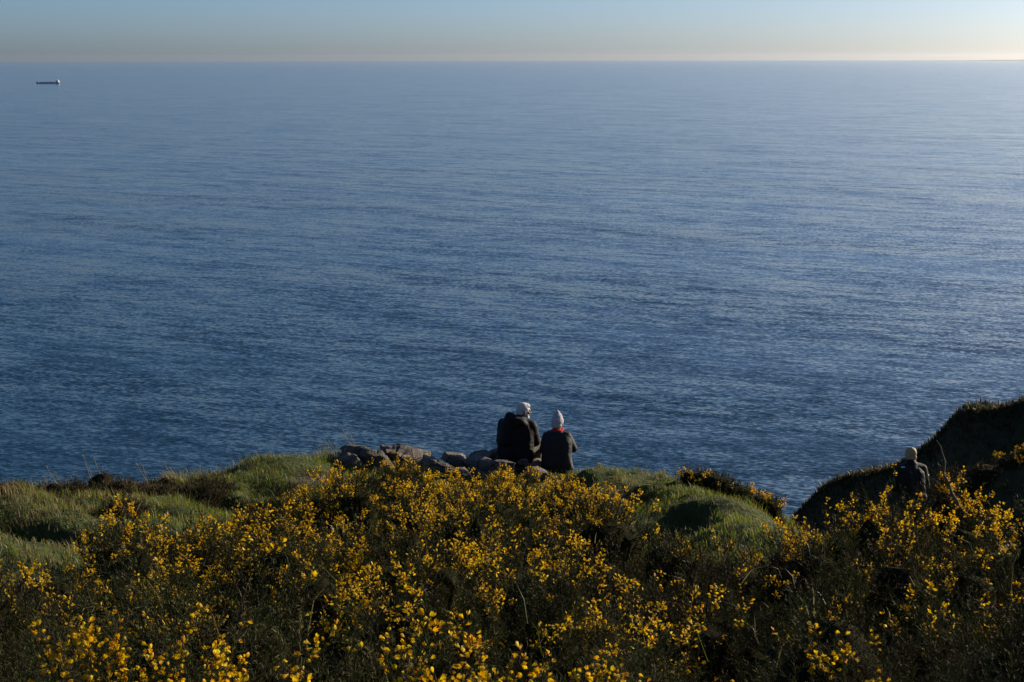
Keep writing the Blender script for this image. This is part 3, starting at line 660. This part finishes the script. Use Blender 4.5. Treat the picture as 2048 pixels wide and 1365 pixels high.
def puffs(p):
    """cushions about 25 cm across with dark clefts between them"""
    a = noise3(p / np.array([0.31, 0.31, 0.26]) + 3.3) + 0.30 * noise3(p / 0.12 + 9.1)
    return 0.60 + 0.54 * np.clip(np.abs(a) * 1.9, 0, 1) ** 0.55 + 0.20 * noise3(p / 0.55)
BUSHES = []          # every bush of the slope: x, y, base, r, ry, h
def gorse(fol, flo, core, x, y, r, h, bloom, brown=0.15, seed=0, dens=1.0, squash=1.0, base=None):
    """one gorse bush: rounded mound of shoots around a dark woody heart, flowers on the shoot tips"""
    q = np.random.default_rng(1000 + seed); d = math.hypot(x, y)
    lod = 0 if d < 3.5 else (1 if d < 8.2 else 2)
    if abs(x) > 0.40 * y + 0.5 and lod < 2: lod += 1
    area = 2 * math.pi * r * max(r, h) * 0.9
    n = int(area * (550, 410, 290)[lod] * dens)
    z0 = gz(x, y) if base is None else base
    az = q.uniform(0, 2 * math.pi, n); cz = q.uniform(0.0, 1.0, n); sz = np.sqrt(1 - cz ** 2)
    dirs = np.stack([np.cos(az) * sz, np.sin(az) * sz, cz], -1)
    sq_ = np.stack([dirs[:, 0], dirs[:, 1], cz ** 0.6], -1)            # steep flanks, rounded top
    depth = 1 - np.abs(q.normal(0, 0.10, n)); inner = q.random(n) < 0.22; depth[inner] = q.uniform(0.72, 0.9, inner.sum()); lead = q.random(n) < 0.05; depth[lead] = q.uniform(1.0, 1.14, lead.sum())
    cen = np.array([x, y, z0 + 0.12 * h]); rad = np.array([r, r * squash, h * 0.88])
    lump = puffs(cen + sq_ * rad)
    Pt = cen + sq_ * rad * (lump * depth)[:, None]
    keep = np.ones(n, bool)
    for (bx, by, bz, br_, bry, bh) in BUSHES:                  # no shoots inside a neighbour
        if 0.01 < (bx - x) ** 2 + (by - y) ** 2 < (br_ + r + 0.3) ** 2:
            e = (Pt - np.array([bx, by, bz + 0.12 * bh])) / np.array([br_, bry, bh * 0.88]); keep &= (e ** 2).sum(1) > 0.42
    dirs, lump, depth, cz, Pt = dirs[keep], lump[keep], depth[keep], cz[keep], Pt[keep]; n = len(Pt)
    if n == 0: return
    L = (0.085, 0.098, 0.118)[lod] * q.uniform(0.6, 1.35, n)
    tipdir = dirs / rad; tipdir /= np.linalg.norm(tipdir, axis=1, keepdims=True)
    D = tipdir * 0.75 + np.array([0, 0, 0.6]) + q.normal(0, 0.24, (n, 3)); D /= np.linalg.norm(D, axis=1, keepdims=True)
    Pn = Pt - D * L[:, None] * 0.75
    tone = 1 + 0.75 * fbm(Pt * 3.0 + 5.5, 2)
    col = GREEN[q.integers(0, len(GREEN), n)] * (q.uniform(0.7, 1.25, n) * tone)[:, None]
    br = q.random(n) < brown * (0.4 + 1.6 * sstep(-0.2, 0.4, fbm(Pt * 2.2 + 15.5, 2))); col[br] = BROWN[q.integers(0, 2, br.sum())] * q.uniform(0.6, 1.2, (br.sum(), 1))
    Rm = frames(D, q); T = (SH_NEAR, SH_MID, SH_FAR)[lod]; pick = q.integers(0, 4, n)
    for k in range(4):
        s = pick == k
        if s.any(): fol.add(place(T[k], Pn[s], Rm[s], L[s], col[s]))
    # dense inner foliage: a lumpy cushion that the shoots grow out of
    cv, cf = ICO[4 if lod == 0 else 3]
    sv = np.stack([cv[:, 0], cv[:, 1], np.sign(cv[:, 2]) * np.abs(cv[:, 2]) ** 0.6], -1)
    hw = cen + sv * rad * (puffs(cen + sv * rad) - (0.32, 0.35, 0.35)[lod])[:, None]
    hw += 0.018 * np.stack([noise3(hw / 0.035 + k_ * 7.7) for k_ in range(3)], -1)
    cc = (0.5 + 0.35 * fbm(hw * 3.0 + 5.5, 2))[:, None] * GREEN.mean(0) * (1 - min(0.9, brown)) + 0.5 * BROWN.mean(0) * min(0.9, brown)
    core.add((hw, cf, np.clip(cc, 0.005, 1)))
    # flowers, in dense patches
    patch = fbm(Pt * np.array([3.2, 3.2, 2.0]) + 50.0, 2) + 0.25 * fbm(Pt * 9.0, 1)
    up = sstep(0.12, 0.5, cz)
    pr = up * sstep(-0.04, 0.12, patch + 0.55 * (bloom - 0.60)) * sstep(0.80, 0.98, lump) * sstep(-0.25, 0.2, noise3(Pt / 0.11 + 31.0)) * (0.75 + 0.9 * bloom)
    fs = np.where((q.random(n) < pr) & (depth > 0.86))[0]
    if len(fs):
        m = q.integers(*((4, 8), (5, 11), (7, 14))[lod], len(fs)); idx = np.repeat(fs, m); k = len(idx)
        t = q.uniform(0.55, 1.08, k); base_ = Pn[idx] + D[idx] * (L[idx] * t)[:, None]
        out = q.normal(size=(k, 3)); out -= D[idx] * (out * D[idx]).sum(1, keepdims=True); out /= np.linalg.norm(out, axis=1, keepdims=True)
        ax = out * 0.9 + D[idx] * 0.5 + q.normal(0, 0.3, (k, 3))
        sz_ = (0.0155, 0.0165, 0.0190)[lod] * q.uniform(0.65, 1.2, k)
        age = np.repeat(q.uniform(0.72, 1.05, len(fs)), m)
        fc = YEL[q.integers(0, len(YEL), k)] * (age * q.uniform(0.9, 1.05, k))[:, None]
        flo.add(place(FL[lod], base_ + out * 0.006, frames(ax, q), sz_, fc))
ICO = {}
for _n in (3, 4):
    _b = bmesh.new(); bmesh.ops.create_icosphere(_b, subdivisions=_n, radius=1.0)
    _v = np.array([v.co[:] for v in _b.verts]); _f = np.array([[v.index for v in f.verts] for f in _b.faces]); _b.free()
    _f = _f[(_v[_f][:, :, 2].max(1) > -0.35)]; ICO[_n] = (_v, _f)
def core_mat():
    """fine spiny texture of the inner foliage"""
    m, nt, b = newmat('gorse_inner'); p = pos(nt); at = N(nt, 'ShaderNodeAttribute'); at.attribute_name = 'Col'
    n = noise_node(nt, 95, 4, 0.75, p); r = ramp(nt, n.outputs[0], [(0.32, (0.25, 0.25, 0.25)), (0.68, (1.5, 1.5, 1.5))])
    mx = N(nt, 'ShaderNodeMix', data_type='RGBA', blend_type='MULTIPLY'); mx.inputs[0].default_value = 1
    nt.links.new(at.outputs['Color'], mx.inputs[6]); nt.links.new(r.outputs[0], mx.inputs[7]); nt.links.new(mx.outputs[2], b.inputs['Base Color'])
    b.inputs['Roughness'].default_value = 0.95; b.inputs['Specular IOR Level'].default_value = 0.05
    bump(nt, b, n.outputs[0], 0.05); return m
M_CORE = core_mat()

# ------------------------------------------------------------------ gorse bushes that can be told apart, then the thicket
STEM_C = (0.16, 0.12, 0.085)
M_STEM = plain_mat('gorse_stem', STEM_C, 0.85, 0.2, 0.35, 25, 0.004, 90)
def tube(bm, pts, radii, n=6):
    pts = [Vector(p) for p in pts]; rings = []
    for i, p in enumerate(pts):
        d = (pts[min(i + 1, len(pts) - 1)] - pts[max(i - 1, 0)]).normalized()
        a = d.orthogonal().normalized() if not rings else (prev - d * prev.dot(d)).normalized()
        prev = a; b = d.cross(a)
        rings.append([bm.verts.new(p + (a * math.cos(2 * math.pi * k / n) + b * math.sin(2 * math.pi * k / n)) * radii[i]) for k in range(n)])
    for r0, r1 in zip(rings, rings[1:]):
        for k in range(n): bm.faces.new((r0[k], r0[(k + 1) % n], r1[(k + 1) % n], r1[k]))
    bm.faces.new(rings[0][::-1]); bm.faces.new(rings[-1])
def bm_obj(name, bm, mat, parent=None, smooth=True):
    bmesh.ops.recalc_face_normals(bm, faces=bm.faces)
    me = bpy.data.meshes.new(name); bm.to_mesh(me); bm.free(); me.materials.append(mat)
    if smooth: me.polygons.foreach_set('use_smooth', np.ones(len(me.polygons), bool))
    return link(name, me, parent)

THINGS = []
def bush_thing(label, lobes, seed, stems=()):
    """lobes: (px, d, r, h, bloom, brown)"""
    L = []
    for px, d, r, h, bloom, brown in lobes:
        x = px_x(px, d, -0.3 * d)
        if h > 10: h = max(0.22, (pz(h, d) - gz(x, d)))      # given as the height of its top in the photograph
        L.append((x, d, r, h, bloom, brown)); BUSHES.append((x, d, gz(x, d), r, r, h))
    THINGS.append((label, L, seed, stems))
def grow_thing(label, L, seed, stems):
    fol, flo, core = Acc(), Acc(), Acc()
    for i, (x, y, r, h, bloom, brown) in enumerate(L): gorse(fol, flo, core, x, y, r, h, bloom, brown, seed * 10 + i)
    cx, cy = np.mean([l[:2] for l in L], 0)
    e = empty('gorse_bush', (cx, cy, gz(cx, cy) + CAM_Z), label, 'bush')
    o = link('foliage', fol.mesh('foliage', M_GORSE), e); o['kind'] = 'stuff'
    o = link('inner_foliage', core.mesh('inner_foliage', M_CORE), e); o['kind'] = 'stuff'
    if flo.V: o = link('blossom', flo.mesh('blossom', M_PETAL), e); o['kind'] = 'stuff'
    for pts, r0, r1 in stems:
        bm = bmesh.new(); pw = [P(*p) + np.array([0, 0, CAM_Z]) for p in pts]
        tube(bm, pw, list(np.linspace(r0, r1, len(pw)))); bm_obj('stem', bm, M_STEM, e)
bush_thing('gorse bush with the largest bright yellow flowers at the bottom left, nearest the camera', [(215, 2.75, 0.30, 0.76, 0.85, 0.08), (90, 2.95, 0.26, 0.72, 0.2, 0.05)], 1)
bush_thing('gorse bush in dense yellow bloom at the bottom edge, left of the middle', [(760, 2.7, 0.32, 0.76, 0.9, 0.08)], 2)
bush_thing('gorse bush with scattered orange yellow flowers at the bottom edge, right of the middle', [(1150, 2.95, 0.32, 0.78, 0.7, 0.12), (1250, 3.3, 0.25, 0.72, 0.6, 0.2)], 3)
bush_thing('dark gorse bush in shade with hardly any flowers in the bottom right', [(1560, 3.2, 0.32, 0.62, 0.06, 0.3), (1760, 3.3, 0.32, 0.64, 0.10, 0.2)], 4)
bush_thing('straggly gorse bush with a bent bare stem in front of the walking man', [(1915, 9.6, 0.34, 0.76, 0.35, 0.55), (1890, 9.7, 0.17, 0.98, 0.3, 0.45), (1955, 9.4, 0.3, 0.64, 0.1, 0.7)], 5,
           stems=[([(1925, 1030, 9.5), (1912, 1005, 9.5), (1902, 988, 9.5), (1896, 968, 9.5), (1886, 950, 9.5), (1889, 925, 9.5), (1882, 905, 9.5)], 0.014, 0.004),
                  ([(1896, 968, 9.5), (1905, 962, 9.45), (1918, 955, 9.45), (1926, 940, 9.45)], 0.008, 0.003),
                  ([(1889, 925, 9.5), (1880, 895, 9.5), (1872, 882, 9.5)], 0.004, 0.002)])
bush_thing('low gorse bush on the cliff edge to the right, beyond the grass bank', [(1392, 17.0, 0.26, 952, 0.6, 0.35), (1432, 16.9, 0.32, 950, 0.75, 0.3), (1474, 16.8, 0.30, 962, 0.7, 0.3), (1510, 16.6, 0.28, 980, 0.75, 0.25), (1540, 16.4, 0.22, 996, 0.9, 0.2)], 6)
bush_thing('small gorse bush in bloom pressed against the left boulder', [(790, 17.0, 0.30, 920, 0.95, 0.2), (838, 17.0, 0.28, 918, 0.9, 0.25)], 7)
bush_thing('rounded gorse bush with a bright crest just below the sitting couple', [(1050, 15.6, 0.5, 954, 0.95, 0.2), (1120, 14.9, 0.45, 962, 0.95, 0.2), (980, 15.9, 0.4, 954, 0.95, 0.2)], 8)
bush_thing('broad gorse bush with many yellow flowers on the slope at the right', [(1690, 8.6, 0.42, 0.72, 0.95, 0.25), (1790, 8.4, 0.40, 0.70, 0.8, 0.25), (1620, 8.9, 0.35, 0.64, 0.95, 0.2)], 9)
bush_thing('dark spiny gorse bush with pale tips and few flowers, lower left of the middle', [(400, 3.9, 0.33, 0.72, 0.12, 0.12), (490, 3.5, 0.25, 0.68, 0.15, 0.15)], 10)

# hollows where no bush has grown: (px, d, radius)
HOLLOWS = [(770, 4.7, 0.36), (470, 4.35, 0.34), (310, 3.7, 0.30), (1420, 3.5, 0.34), (1400, 4.8, 0.36), (1000, 3.9, 0.26), (880, 6.3, 0.34), (1240, 6.6, 0.36), (560, 6.2, 0.34),
           (1700, 4.3, 0.34), (1850, 5.6, 0.36), (1560, 6.0, 0.34), (150, 5.4, 0.34), (700, 3.3, 0.24), (680, 8.6, 0.4), (1010, 10.0, 0.4), (420, 8.4, 0.36), (1930, 7.4, 0.34), (1130, 5.0, 0.26)]
TOPX = np.array([-700, 0, 200, 300, 450, 620, 700, 850, 1000, 1120, 1200, 1260, 1350, 1450, 1530, 1650, 1800, 2048, 2700])
TOPY = np.array([1050, 1050, 1025, 1002, 982, 952, 934, 926, 950, 962, 990, 1022, 1040, 1045, 1022, 992, 982, 985, 985])   # upper limit of the gorse
def thicket():
    q = np.random.default_rng(42); lst = []
    for _ in range(12000):
        y = q.uniform(1.6, 16.6) if q.random() < 0.8 else q.uniform(1.6, 6)
        x = q.uniform(-0.5, 0.5) * y + q.uniform(-0.8, 0.8)
        reach = float(gorse_reach(np.array([x]), np.array([y]))[0]); d = math.hypot(x, y)
        r = q.uniform(0.24, 0.50) * (0.85 if y < 4 else 1.0)
        if y > reach - 0.3 or d - r < 1.75: continue
        if any((x - b[0]) ** 2 + (y - b[1]) ** 2 < (0.78 * (r + b[3])) ** 2 for b in BUSHES): continue
        px, py = to_px(x, y, gz(x, y) + 0.5)
        h = q.uniform(0.46, 0.86) * (0.86 if y > reach - 1.2 else 1.0)
        if any((x - px_x(a, b, -0.3 * b)) ** 2 + (y - b) ** 2 < (c + 0.5 * r) ** 2 for a, b, c in HOLLOWS): continue
        h = min(h, (pz(float(np.interp(px, TOPX, TOPY)), y) - gz(x, y)) / 1.02)
        if h < 0.2: continue
        bl = 0.54 + 0.20 * float(sstep(4.5, 8.0, y)) + 0.9 * float(n2(np.array([x]), np.array([y]), 1.5, 2, 21.0)[0])
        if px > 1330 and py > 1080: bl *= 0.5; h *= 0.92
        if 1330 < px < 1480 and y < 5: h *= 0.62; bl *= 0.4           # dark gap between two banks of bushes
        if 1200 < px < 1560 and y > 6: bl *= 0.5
        br = 0.16 + 0.5 * max(0, float(n2(np.array([x]), np.array([y]), 2.2, 2, 31.0)[0]))
        if px < 150: br += 0.2
        sq = q.uniform(0.8, 1.2); BUSHES.append((x, y, gz(x, y), r, r * sq, h))
        lst.append((x, y, r, h, float(np.clip(bl, 0.04, 1.0)), br, sq))
    # taller bushes just beyond the right edge of the view, whose shade falls into the lower right
    for x, y, r, h in [(2.0, 3.3, 0.5, 0.95), (2.5, 4.2, 0.55, 1.0), (2.3, 2.4, 0.55, 1.0), (3.1, 5.3, 0.6, 0.95)]:
        BUSHES.append((x, y, gz(x, y), r, r, h)); lst.append((x, y, r, h, 0.5, 0.2, 1.0))
    for t in THINGS: grow_thing(*t)
    fol, flo, core = Acc(), Acc(), Acc()
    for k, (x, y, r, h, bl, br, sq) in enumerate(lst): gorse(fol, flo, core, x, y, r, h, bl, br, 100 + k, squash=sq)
    o = link('gorse_thicket', fol.mesh('gorse_thicket', M_GORSE))
    tag(o, 'thicket of flowering gorse covering the whole foreground slope', 'gorse', kind='stuff')
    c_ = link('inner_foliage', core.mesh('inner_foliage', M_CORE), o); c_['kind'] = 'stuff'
    b = link('blossom', flo.mesh('blossom', M_PETAL), o); b['kind'] = 'stuff'
    print('thicket bushes', len(lst), 'tris', sum(len(f) for f in fol.F), 'flowers tris', sum(len(f) for f in flo.F))
thicket()
def heather():
    q = np.random.default_rng(77); fol, flo, core = Acc(), Acc(), Acc()
    for i in range(46):
        px = q.uniform(215, 445) if i < 30 else q.uniform(-40, 240); d = q.uniform(15.0, 16.6) if i < 30 else q.uniform(12.0, 15.4)
        x = px_x(px, d, -0.3 * d); d = min(d, float(edge_y(np.array([x]))[0]) - 0.1)
        gorse(fol, flo, core, x, d, q.uniform(0.16, 0.32), q.uniform(0.10, 0.2), 0.0, 1.3, 1500 + i, dens=1.2)
    o = link('heather', fol.mesh('heather', M_GORSE)); tag(o, 'low brown heather along the cliff edge at the left', 'heather', kind='stuff')
    c_ = link('inner_foliage', core.mesh('inner_foliage', M_CORE), o); c_['kind'] = 'stuff'
heather()
# gorse along the spur at the right edge
def spur_gorse():
    fol, flo, core = Acc(), Acc(), Acc(); q = np.random.default_rng(3)
    c = [p + np.array([0, dy, dz]) for p in (SVV[:, 46] - np.array([0, 0, CAM_Z])) if 1890 < to_px(*p)[0] < 2300 for dy, dz in ((0, 0), (-0.7, -0.45))]
    for i, p in enumerate(c):
        gorse(fol, flo, core, p[0] + q.uniform(-.2, .2), p[1] - 0.25 + q.uniform(-.3, .3), q.uniform(0.35, 0.6), q.uniform(0.3, 0.5), 0.75 if to_px(*p)[0] > 1950 else 0.2, 0.45, 700 + i, dens=0.9, base=p[2] - 0.15)
    o = link('spur_gorse', fol.mesh('spur_gorse', M_GORSE)); tag(o, 'line of low yellow gorse along the spur at the right edge', 'gorse', kind='stuff')
    c_ = link('inner_foliage', core.mesh('inner_foliage', M_CORE), o); c_['kind'] = 'stuff'
    b = link('blossom', flo.mesh('blossom', M_PETAL), o); b['kind'] = 'stuff'
spur_gorse()
print('gorse', time.time() - T0)

# ------------------------------------------------------------------ grass
def blades(acc, X, Y, Z, L, wd, lean, col, q, seg=2):
    n = len(X); az = q.uniform(0, 2 * math.pi, n); dx = np.stack([np.cos(az), np.sin(az), np.zeros(n)], -1)
    la = lean if np.ndim(lean) == 2 else np.stack([np.full(n, lean[0]), np.full(n, lean[1]), np.zeros(n)], -1)
    la = la + np.stack([q.normal(0, 0.32, n), q.normal(0, 0.32, n), np.zeros(n)], -1)
    b = np.stack([X, Y, Z], -1); up = np.array([0, 0, 1.0])
    mid = b + (up * 0.55 + la * 0.25) * L[:, None]; tip = b + (up * 0.85 + la * 0.85) * L[:, None]
    V = np.stack([b - dx * wd[:, None], b + dx * wd[:, None], mid - dx * wd[:, None] * 0.7, mid + dx * wd[:, None] * 0.7, tip], 1)
    F = np.array([[0, 1, 3], [0, 3, 2], [2, 3, 4]])[None] + (np.arange(n) * 5)[:, None, None]
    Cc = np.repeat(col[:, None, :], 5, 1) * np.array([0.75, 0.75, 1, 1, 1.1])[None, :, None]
    acc.add((V.reshape(-1, 3), F.reshape(-1, 3), np.clip(Cc.reshape(-1, 3), 0, 1)))
GR = np.array([[0.130, 0.180, 0.015], [0.180, 0.210, 0.022], [0.085, 0.135, 0.012]]); ST = np.array([[0.24, 0.19, 0.09], [0.19, 0.135, 0.065], [0.30, 0.25, 0.13]])
def turf():
    q = np.random.default_rng(5); acc = Acc()
    n = 290000
    Y = q.uniform(5.5, 21.5, n); X = q.uniform(-9.5, 5.0, n)
    keep = (Y > gorse_reach(X, Y) - 0.5) & (Y < edge_y(X) + 0.7) & (np.abs(X) < 0.5 * Y + 0.5)
    pw = path_w(X, Y); keep &= q.random(n) > pw * 1.1
    X, Y = X[keep], Y[keep]; n = len(X)
    tus = n2(X, Y, 0.35, 2, 11.0); dry = n2(X, Y, 0.8, 3, 12.0)
    px = 1024 + FPX * X / (1.04 * Y)
    k2 = q.random(n) < 0.35 + 0.65 * sstep(-0.3, 0.2, tus); X, Y, tus, dry, px = X[k2], Y[k2], tus[k2], dry[k2], px[k2]; n = len(X)
    Z = ground_z(X, Y) - 0.005
    ed = sstep(-0.7, 0.1, Y - edge_y(X))
    L = (0.045 + 0.15 * np.clip(tus + 0.15, 0, 1) + 0.07 * ed) * q.uniform(0.6, 1.4, n)
    col = GR[q.integers(0, 3, n)] * q.uniform(0.7, 1.2, (n, 1))
    pdry = 0.26 + 0.40 * ed + 0.9 * np.clip(dry - 0.05, 0, 1) + 0.30 * sstep(420, 200, px)
    s = q.random(n) < pdry; col[s] = ST[q.integers(0, 3, s.sum())] * q.uniform(0.5, 1.1, (s.sum(), 1))
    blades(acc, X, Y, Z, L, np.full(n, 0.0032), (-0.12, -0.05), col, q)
    o = link('turf_grass', acc.mesh('turf_grass', M_GRASS)); tag(o, 'green turf on the cliff top between the gorse and the edge', 'grass', kind='stuff')
    print('grass blades', n)
turf()
def hill_grass():
    q = np.random.default_rng(6); acc = Acc()
    A = HV.copy(); A[..., 2] -= CAM_Z
    nu, nv = A.shape[:2]; n = 20000
    u = q.uniform(0, nu - 1.01, n); v = 20 + q.uniform(0, 1, n) ** 0.7 * 34
    iu, iv = u.astype(int), np.minimum(v.astype(int), nv - 2); fu, fv = (u - iu)[:, None], (v - iv)[:, None]
    Pn = A[iu, iv] * (1 - fu) * (1 - fv) + A[iu + 1, iv] * fu * (1 - fv) + A[iu, iv + 1] * (1 - fu) * fv + A[iu + 1, iv + 1] * fu * fv
    col = np.array([[0.05, 0.05, 0.02], [0.08, 0.07, 0.03], [0.06, 0.045, 0.03]])[q.integers(0, 3, n)] * q.uniform(0.6, 1.3, (n, 1))
    L = q.uniform(0.10, 0.30, n)
    blades(acc, Pn[:, 0], Pn[:, 1], Pn[:, 2] - 0.04, L, L * 0.10, (-0.15, -0.1), col, q)
    o = link('hill_scrub', acc.mesh('hill_scrub', M_GRASS)); tag(o, 'rough dark scrub and grass on the headland slope', 'scrub', kind='stuff')
hill_grass()
def tuft(label, stalks, d):
    """stalks: (px0, py0, px1, py1) in the photograph, all rooted at distance d"""
    q = np.random.default_rng(int(stalks[0][0])); acc = Acc()
    x0 = np.mean([px_x(s[0], d, -0.3 * d) for s in stalks])
    for s in stalks:
        a = P(s[0], s[1], d); g = gz(a[0], d); b = P(s[2], s[3], d - 0.05)
        a[2] = min(g, a[2]) - 0.02
        m = (a + b) / 2 + np.array([0.02, 0, 0.03]); bm = None
        for off in (np.array([1, 0, 0]), np.array([0, 1, 0])):
            w = 0.0042
            V = np.array([a - off * w, a + off * w, m - off * w * .8, m + off * w * .8, b - off * w * .5, b + off * w * .5])
            acc.add((V, np.array([[0, 1, 3], [0, 3, 2], [2, 3, 5], [2, 5, 4]]), np.tile([[0.34, 0.28, 0.17]], (6, 1))))
        # seed head
        k = 14; t = q.uniform(0.78, 1.0, k); pb = m + (b - m) * t[:, None]
        blades(acc, pb[:, 0], pb[:, 1], pb[:, 2], q.uniform(0.02, 0.04, k), np.full(k, 0.003), (-0.3, 0), np.tile([[0.36, 0.29, 0.18]], (k, 1)), q)
    k = 90; X = np.array([px_x(stalks[i % len(stalks)][0], d, -0.3 * d) for i in range(k)]) + q.normal(0, 0.06, k); Y = d + q.normal(0, 0.05, k)
    blades(acc, X, Y, ground_z(X, Y) - 0.01, q.uniform(0.12, 0.28, k), np.full(k, 0.004), (-0.25, 0), np.tile([[0.28, 0.24, 0.11]], (k, 1)) * q.uniform(0.6, 1.1, (k, 1)), q)
    tag(link('dry_grass_tuft', acc.mesh('dry_grass_tuft', M_GRASS)), label, 'grass tuft', 'dry grass tufts along the cliff edge')
def dead_stalks():
    """bleached grass stalks and dead twigs poking out of the gorse"""
    q = np.random.default_rng(91); acc = Acc(); n = 150
    Y = q.uniform(3.2, 13, n); X = q.uniform(-0.42, 0.42, n) * Y; k = Y < gorse_reach(X, Y); X, Y = X[k], Y[k]; n = len(X)
    Z = ground_z(X, Y) + q.uniform(0.45, 0.65, n); L = q.uniform(0.06, 0.19, n)
    lean = np.stack([q.normal(-0.2, 0.6, n), q.normal(0, 0.6, n), np.zeros(n)], -1)
    col = np.array([[0.34, 0.29, 0.19], [0.20, 0.15, 0.10], [0.42, 0.37, 0.27], [0.10, 0.14, 0.02]])[q.integers(0, 4, n)] * q.uniform(0.6, 1.0, (n, 1))
    blades(acc, X, Y, Z, L, 0.0012 + 0.00022 * Y, lean, col, q)
    o = link('dead_stalks', acc.mesh('dead_stalks', M_GRASS)); tag(o, 'scattered bleached grass stalks and twigs poking through the gorse', 'stalks', kind='stuff')
dead_stalks()
tuft('tallest tuft of dry grass stalks standing against the sea at the far left', [(183, 968, 166, 912), (206, 966, 187, 917), (190, 968, 178, 940), (212, 966, 207, 950)], 15.9)
tuft('leftmost tuft of thin dry grass leaning left on the cliff edge', [(100, 972, 86, 955), (118, 972, 92, 935), (130, 972, 108, 948)], 15.7)
tuft('pair of pale grass stalks on the cliff edge, right of the tallest tuft', [(296, 962, 283, 928), (303, 962, 271, 928)], 16.2)
tuft('thin dry grass stalks at the foot of the left turf mound', [(346, 958, 325, 925), (350, 958, 340, 938)], 16.5)
tuft('feathery dry grass tuft on top of the left turf mound', [(672, 908, 646, 878), (664, 908, 640, 890), (680, 908, 655, 882), (690, 908, 668, 888)], 18.3)
tuft('tall faint grass stalks beside the left end of the boulders', [(708, 905, 681, 852), (716, 905, 697, 862), (702, 905, 690, 876)], 18.7)
print('grass', time.time() - T0)

# ------------------------------------------------------------------ cargo ship on the horizon
def ship():
    D = CAM_Z / math.tan(PITCH + math.atan((166 - 682.5) / FPX))
    zc = D * math.cos(PITCH) + CAM_Z * math.sin(PITCH); xc = (96 - 1024) / FPX * zc; Ls = 46 / FPX * zc
    mh_ = plain_mat('ship_hull', (0.30, 0.35, 0.45), 0.6, 0.3, 0.2, 0.1); mr = plain_mat('ship_boot_topping', (0.16, 0.03, 0.025), 0.6, 0.3, 0.2, 0.1)
    mw = plain_mat('ship_white', (0.8, 0.76, 0.72), 0.5, 0.3, 0.05, 0.1); mg = plain_mat('ship_hatch', (0.3, 0.32, 0.38), 0.6, 0.3, 0.2, 0.1); mo_ = plain_mat('ship_funnel', (0.45, 0.16, 0.08), 0.5, 0.3, 0.1, 0.1)
    e = empty('cargo_ship', (xc, D, 0), 'small dark cargo ship with a white stern bridge on the left horizon', 'ship')
    e.rotation_euler = (0, 0, R(4)); L, B = Ls, Ls * 0.15
    def prism(name, outline, z0, z1, mat, parent=e, flare=1.0):
        bm = bmesh.new(); a = [bm.verts.new((x, y, z0)) for x, y in outline]; b = [bm.verts.new((x * (1.0 if flare == 1 else 1.01), y * flare, z1)) for x, y in outline]
        n = len(a); bm.faces.new(a[::-1]); bm.faces.new(b)
        for i in range(n): bm.faces.new((a[i], a[(i + 1) % n], b[(i + 1) % n], b[i]))
        bmesh.ops.recalc_face_normals(bm, faces=bm.faces)
        me = bpy.data.meshes.new(name); bm.to_mesh(me); bm.free(); me.materials.append(mat)
        o = bpy.data.objects.new(name, me); C.objects.link(o); o.parent = parent; return o
    def box(name, x0, x1, y, z0, z1, mat, parent=e): return prism(name, [(x0, -y), (x1, -y), (x1, y), (x0, y)], z0, z1, mat, parent)
    hl = [(-L / 2, 0), (-L * .46, -B * .25), (-L * .38, -B * .47), (-L * .3, -B / 2), (L * .42, -B / 2), (L * .49, -B * .38), (L / 2, 0), (L * .49, B * .38), (L * .42, B / 2), (-L * .3, B / 2), (-L * .38, B * .47), (-L * .46, B * .25)]
    prism('boot_topping', hl, -2.0, 1.2, mr); hull = prism('hull', hl, 1.2, 5.5, mh_, flare=1.04)
    prism('forecastle', [(-L / 2 * 1.01, 0), (-L * .46, -B * .26), (-L * .40, -B * .45), (-L * .40, B * .45), (-L * .46, B * .26)], 5.5, 8.0, mh_)
    for i in range(5): box('hatch_cover', -L * .36 + i * L * .135, -L * .36 + i * L * .135 + L * .115, B * .38, 5.5, 7.2, mg)
    for i in range(3): box('deck_crane', -L * .232 + i * L * .2025 , -L * .232 + i * L * .2025 + 2.2, 1.1, 5.5, 10, mg)
    box('foremast', -L * .44, -L * .44 + 1.0, 0.5, 8.0, 12, mg)
    d = box('deckhouse', L * .35, L * .465, B * .46, 5.5, 13.5, mw); box('bridge', L * .355, L * .42, B * .52, 13.5, 16, mw, e)
    for k in range(3):
        for j in range(4): box('window', L * .3488, L * .3495, 0.8, 6.6 + 2.4 * k, 7.8 + 2.4 * k, mg, d).location.y = -B * .3 + j * B * .2
    box('funnel', L * .435, L * .465, 1.8, 13.5, 17.5, mo_); box('mast', L * .38, L * .385, 0.4, 16, 20, mw)
ship()

# ------------------------------------------------------------------ haze over the sea
def haze():
    bm = bmesh.new(); bmesh.ops.create_cube(bm, size=1.0)
    me = bpy.data.meshes.new('haze'); bm.to_mesh(me); bm.free()
    m = bpy.data.materials.new('sea_haze'); m.use_nodes = True; nt = m.node_tree; nt.nodes.clear()
    out = N(nt, 'ShaderNodeOutputMaterial'); v = N(nt, 'ShaderNodeVolumePrincipled')
    v.inputs['Color'].default_value = (0.98, 0.97, 0.96, 1); v.inputs['Density'].default_value = 1.0e-5; v.inputs['Anisotropy'].default_value = 0.75
    nt.links.new(v.outputs[0], out.inputs['Volume']); me.materials.append(m)
    o = link('haze', me); zb, zt = -6.0, 190.0
    o.scale = (100000, 100000, zt - zb); o.location = (0, 0, (zb + zt) / 2)
    tag(o, 'thin pale sea haze in the air over the water', 'haze', kind='stuff')
haze()
print('done', time.time() - T0)
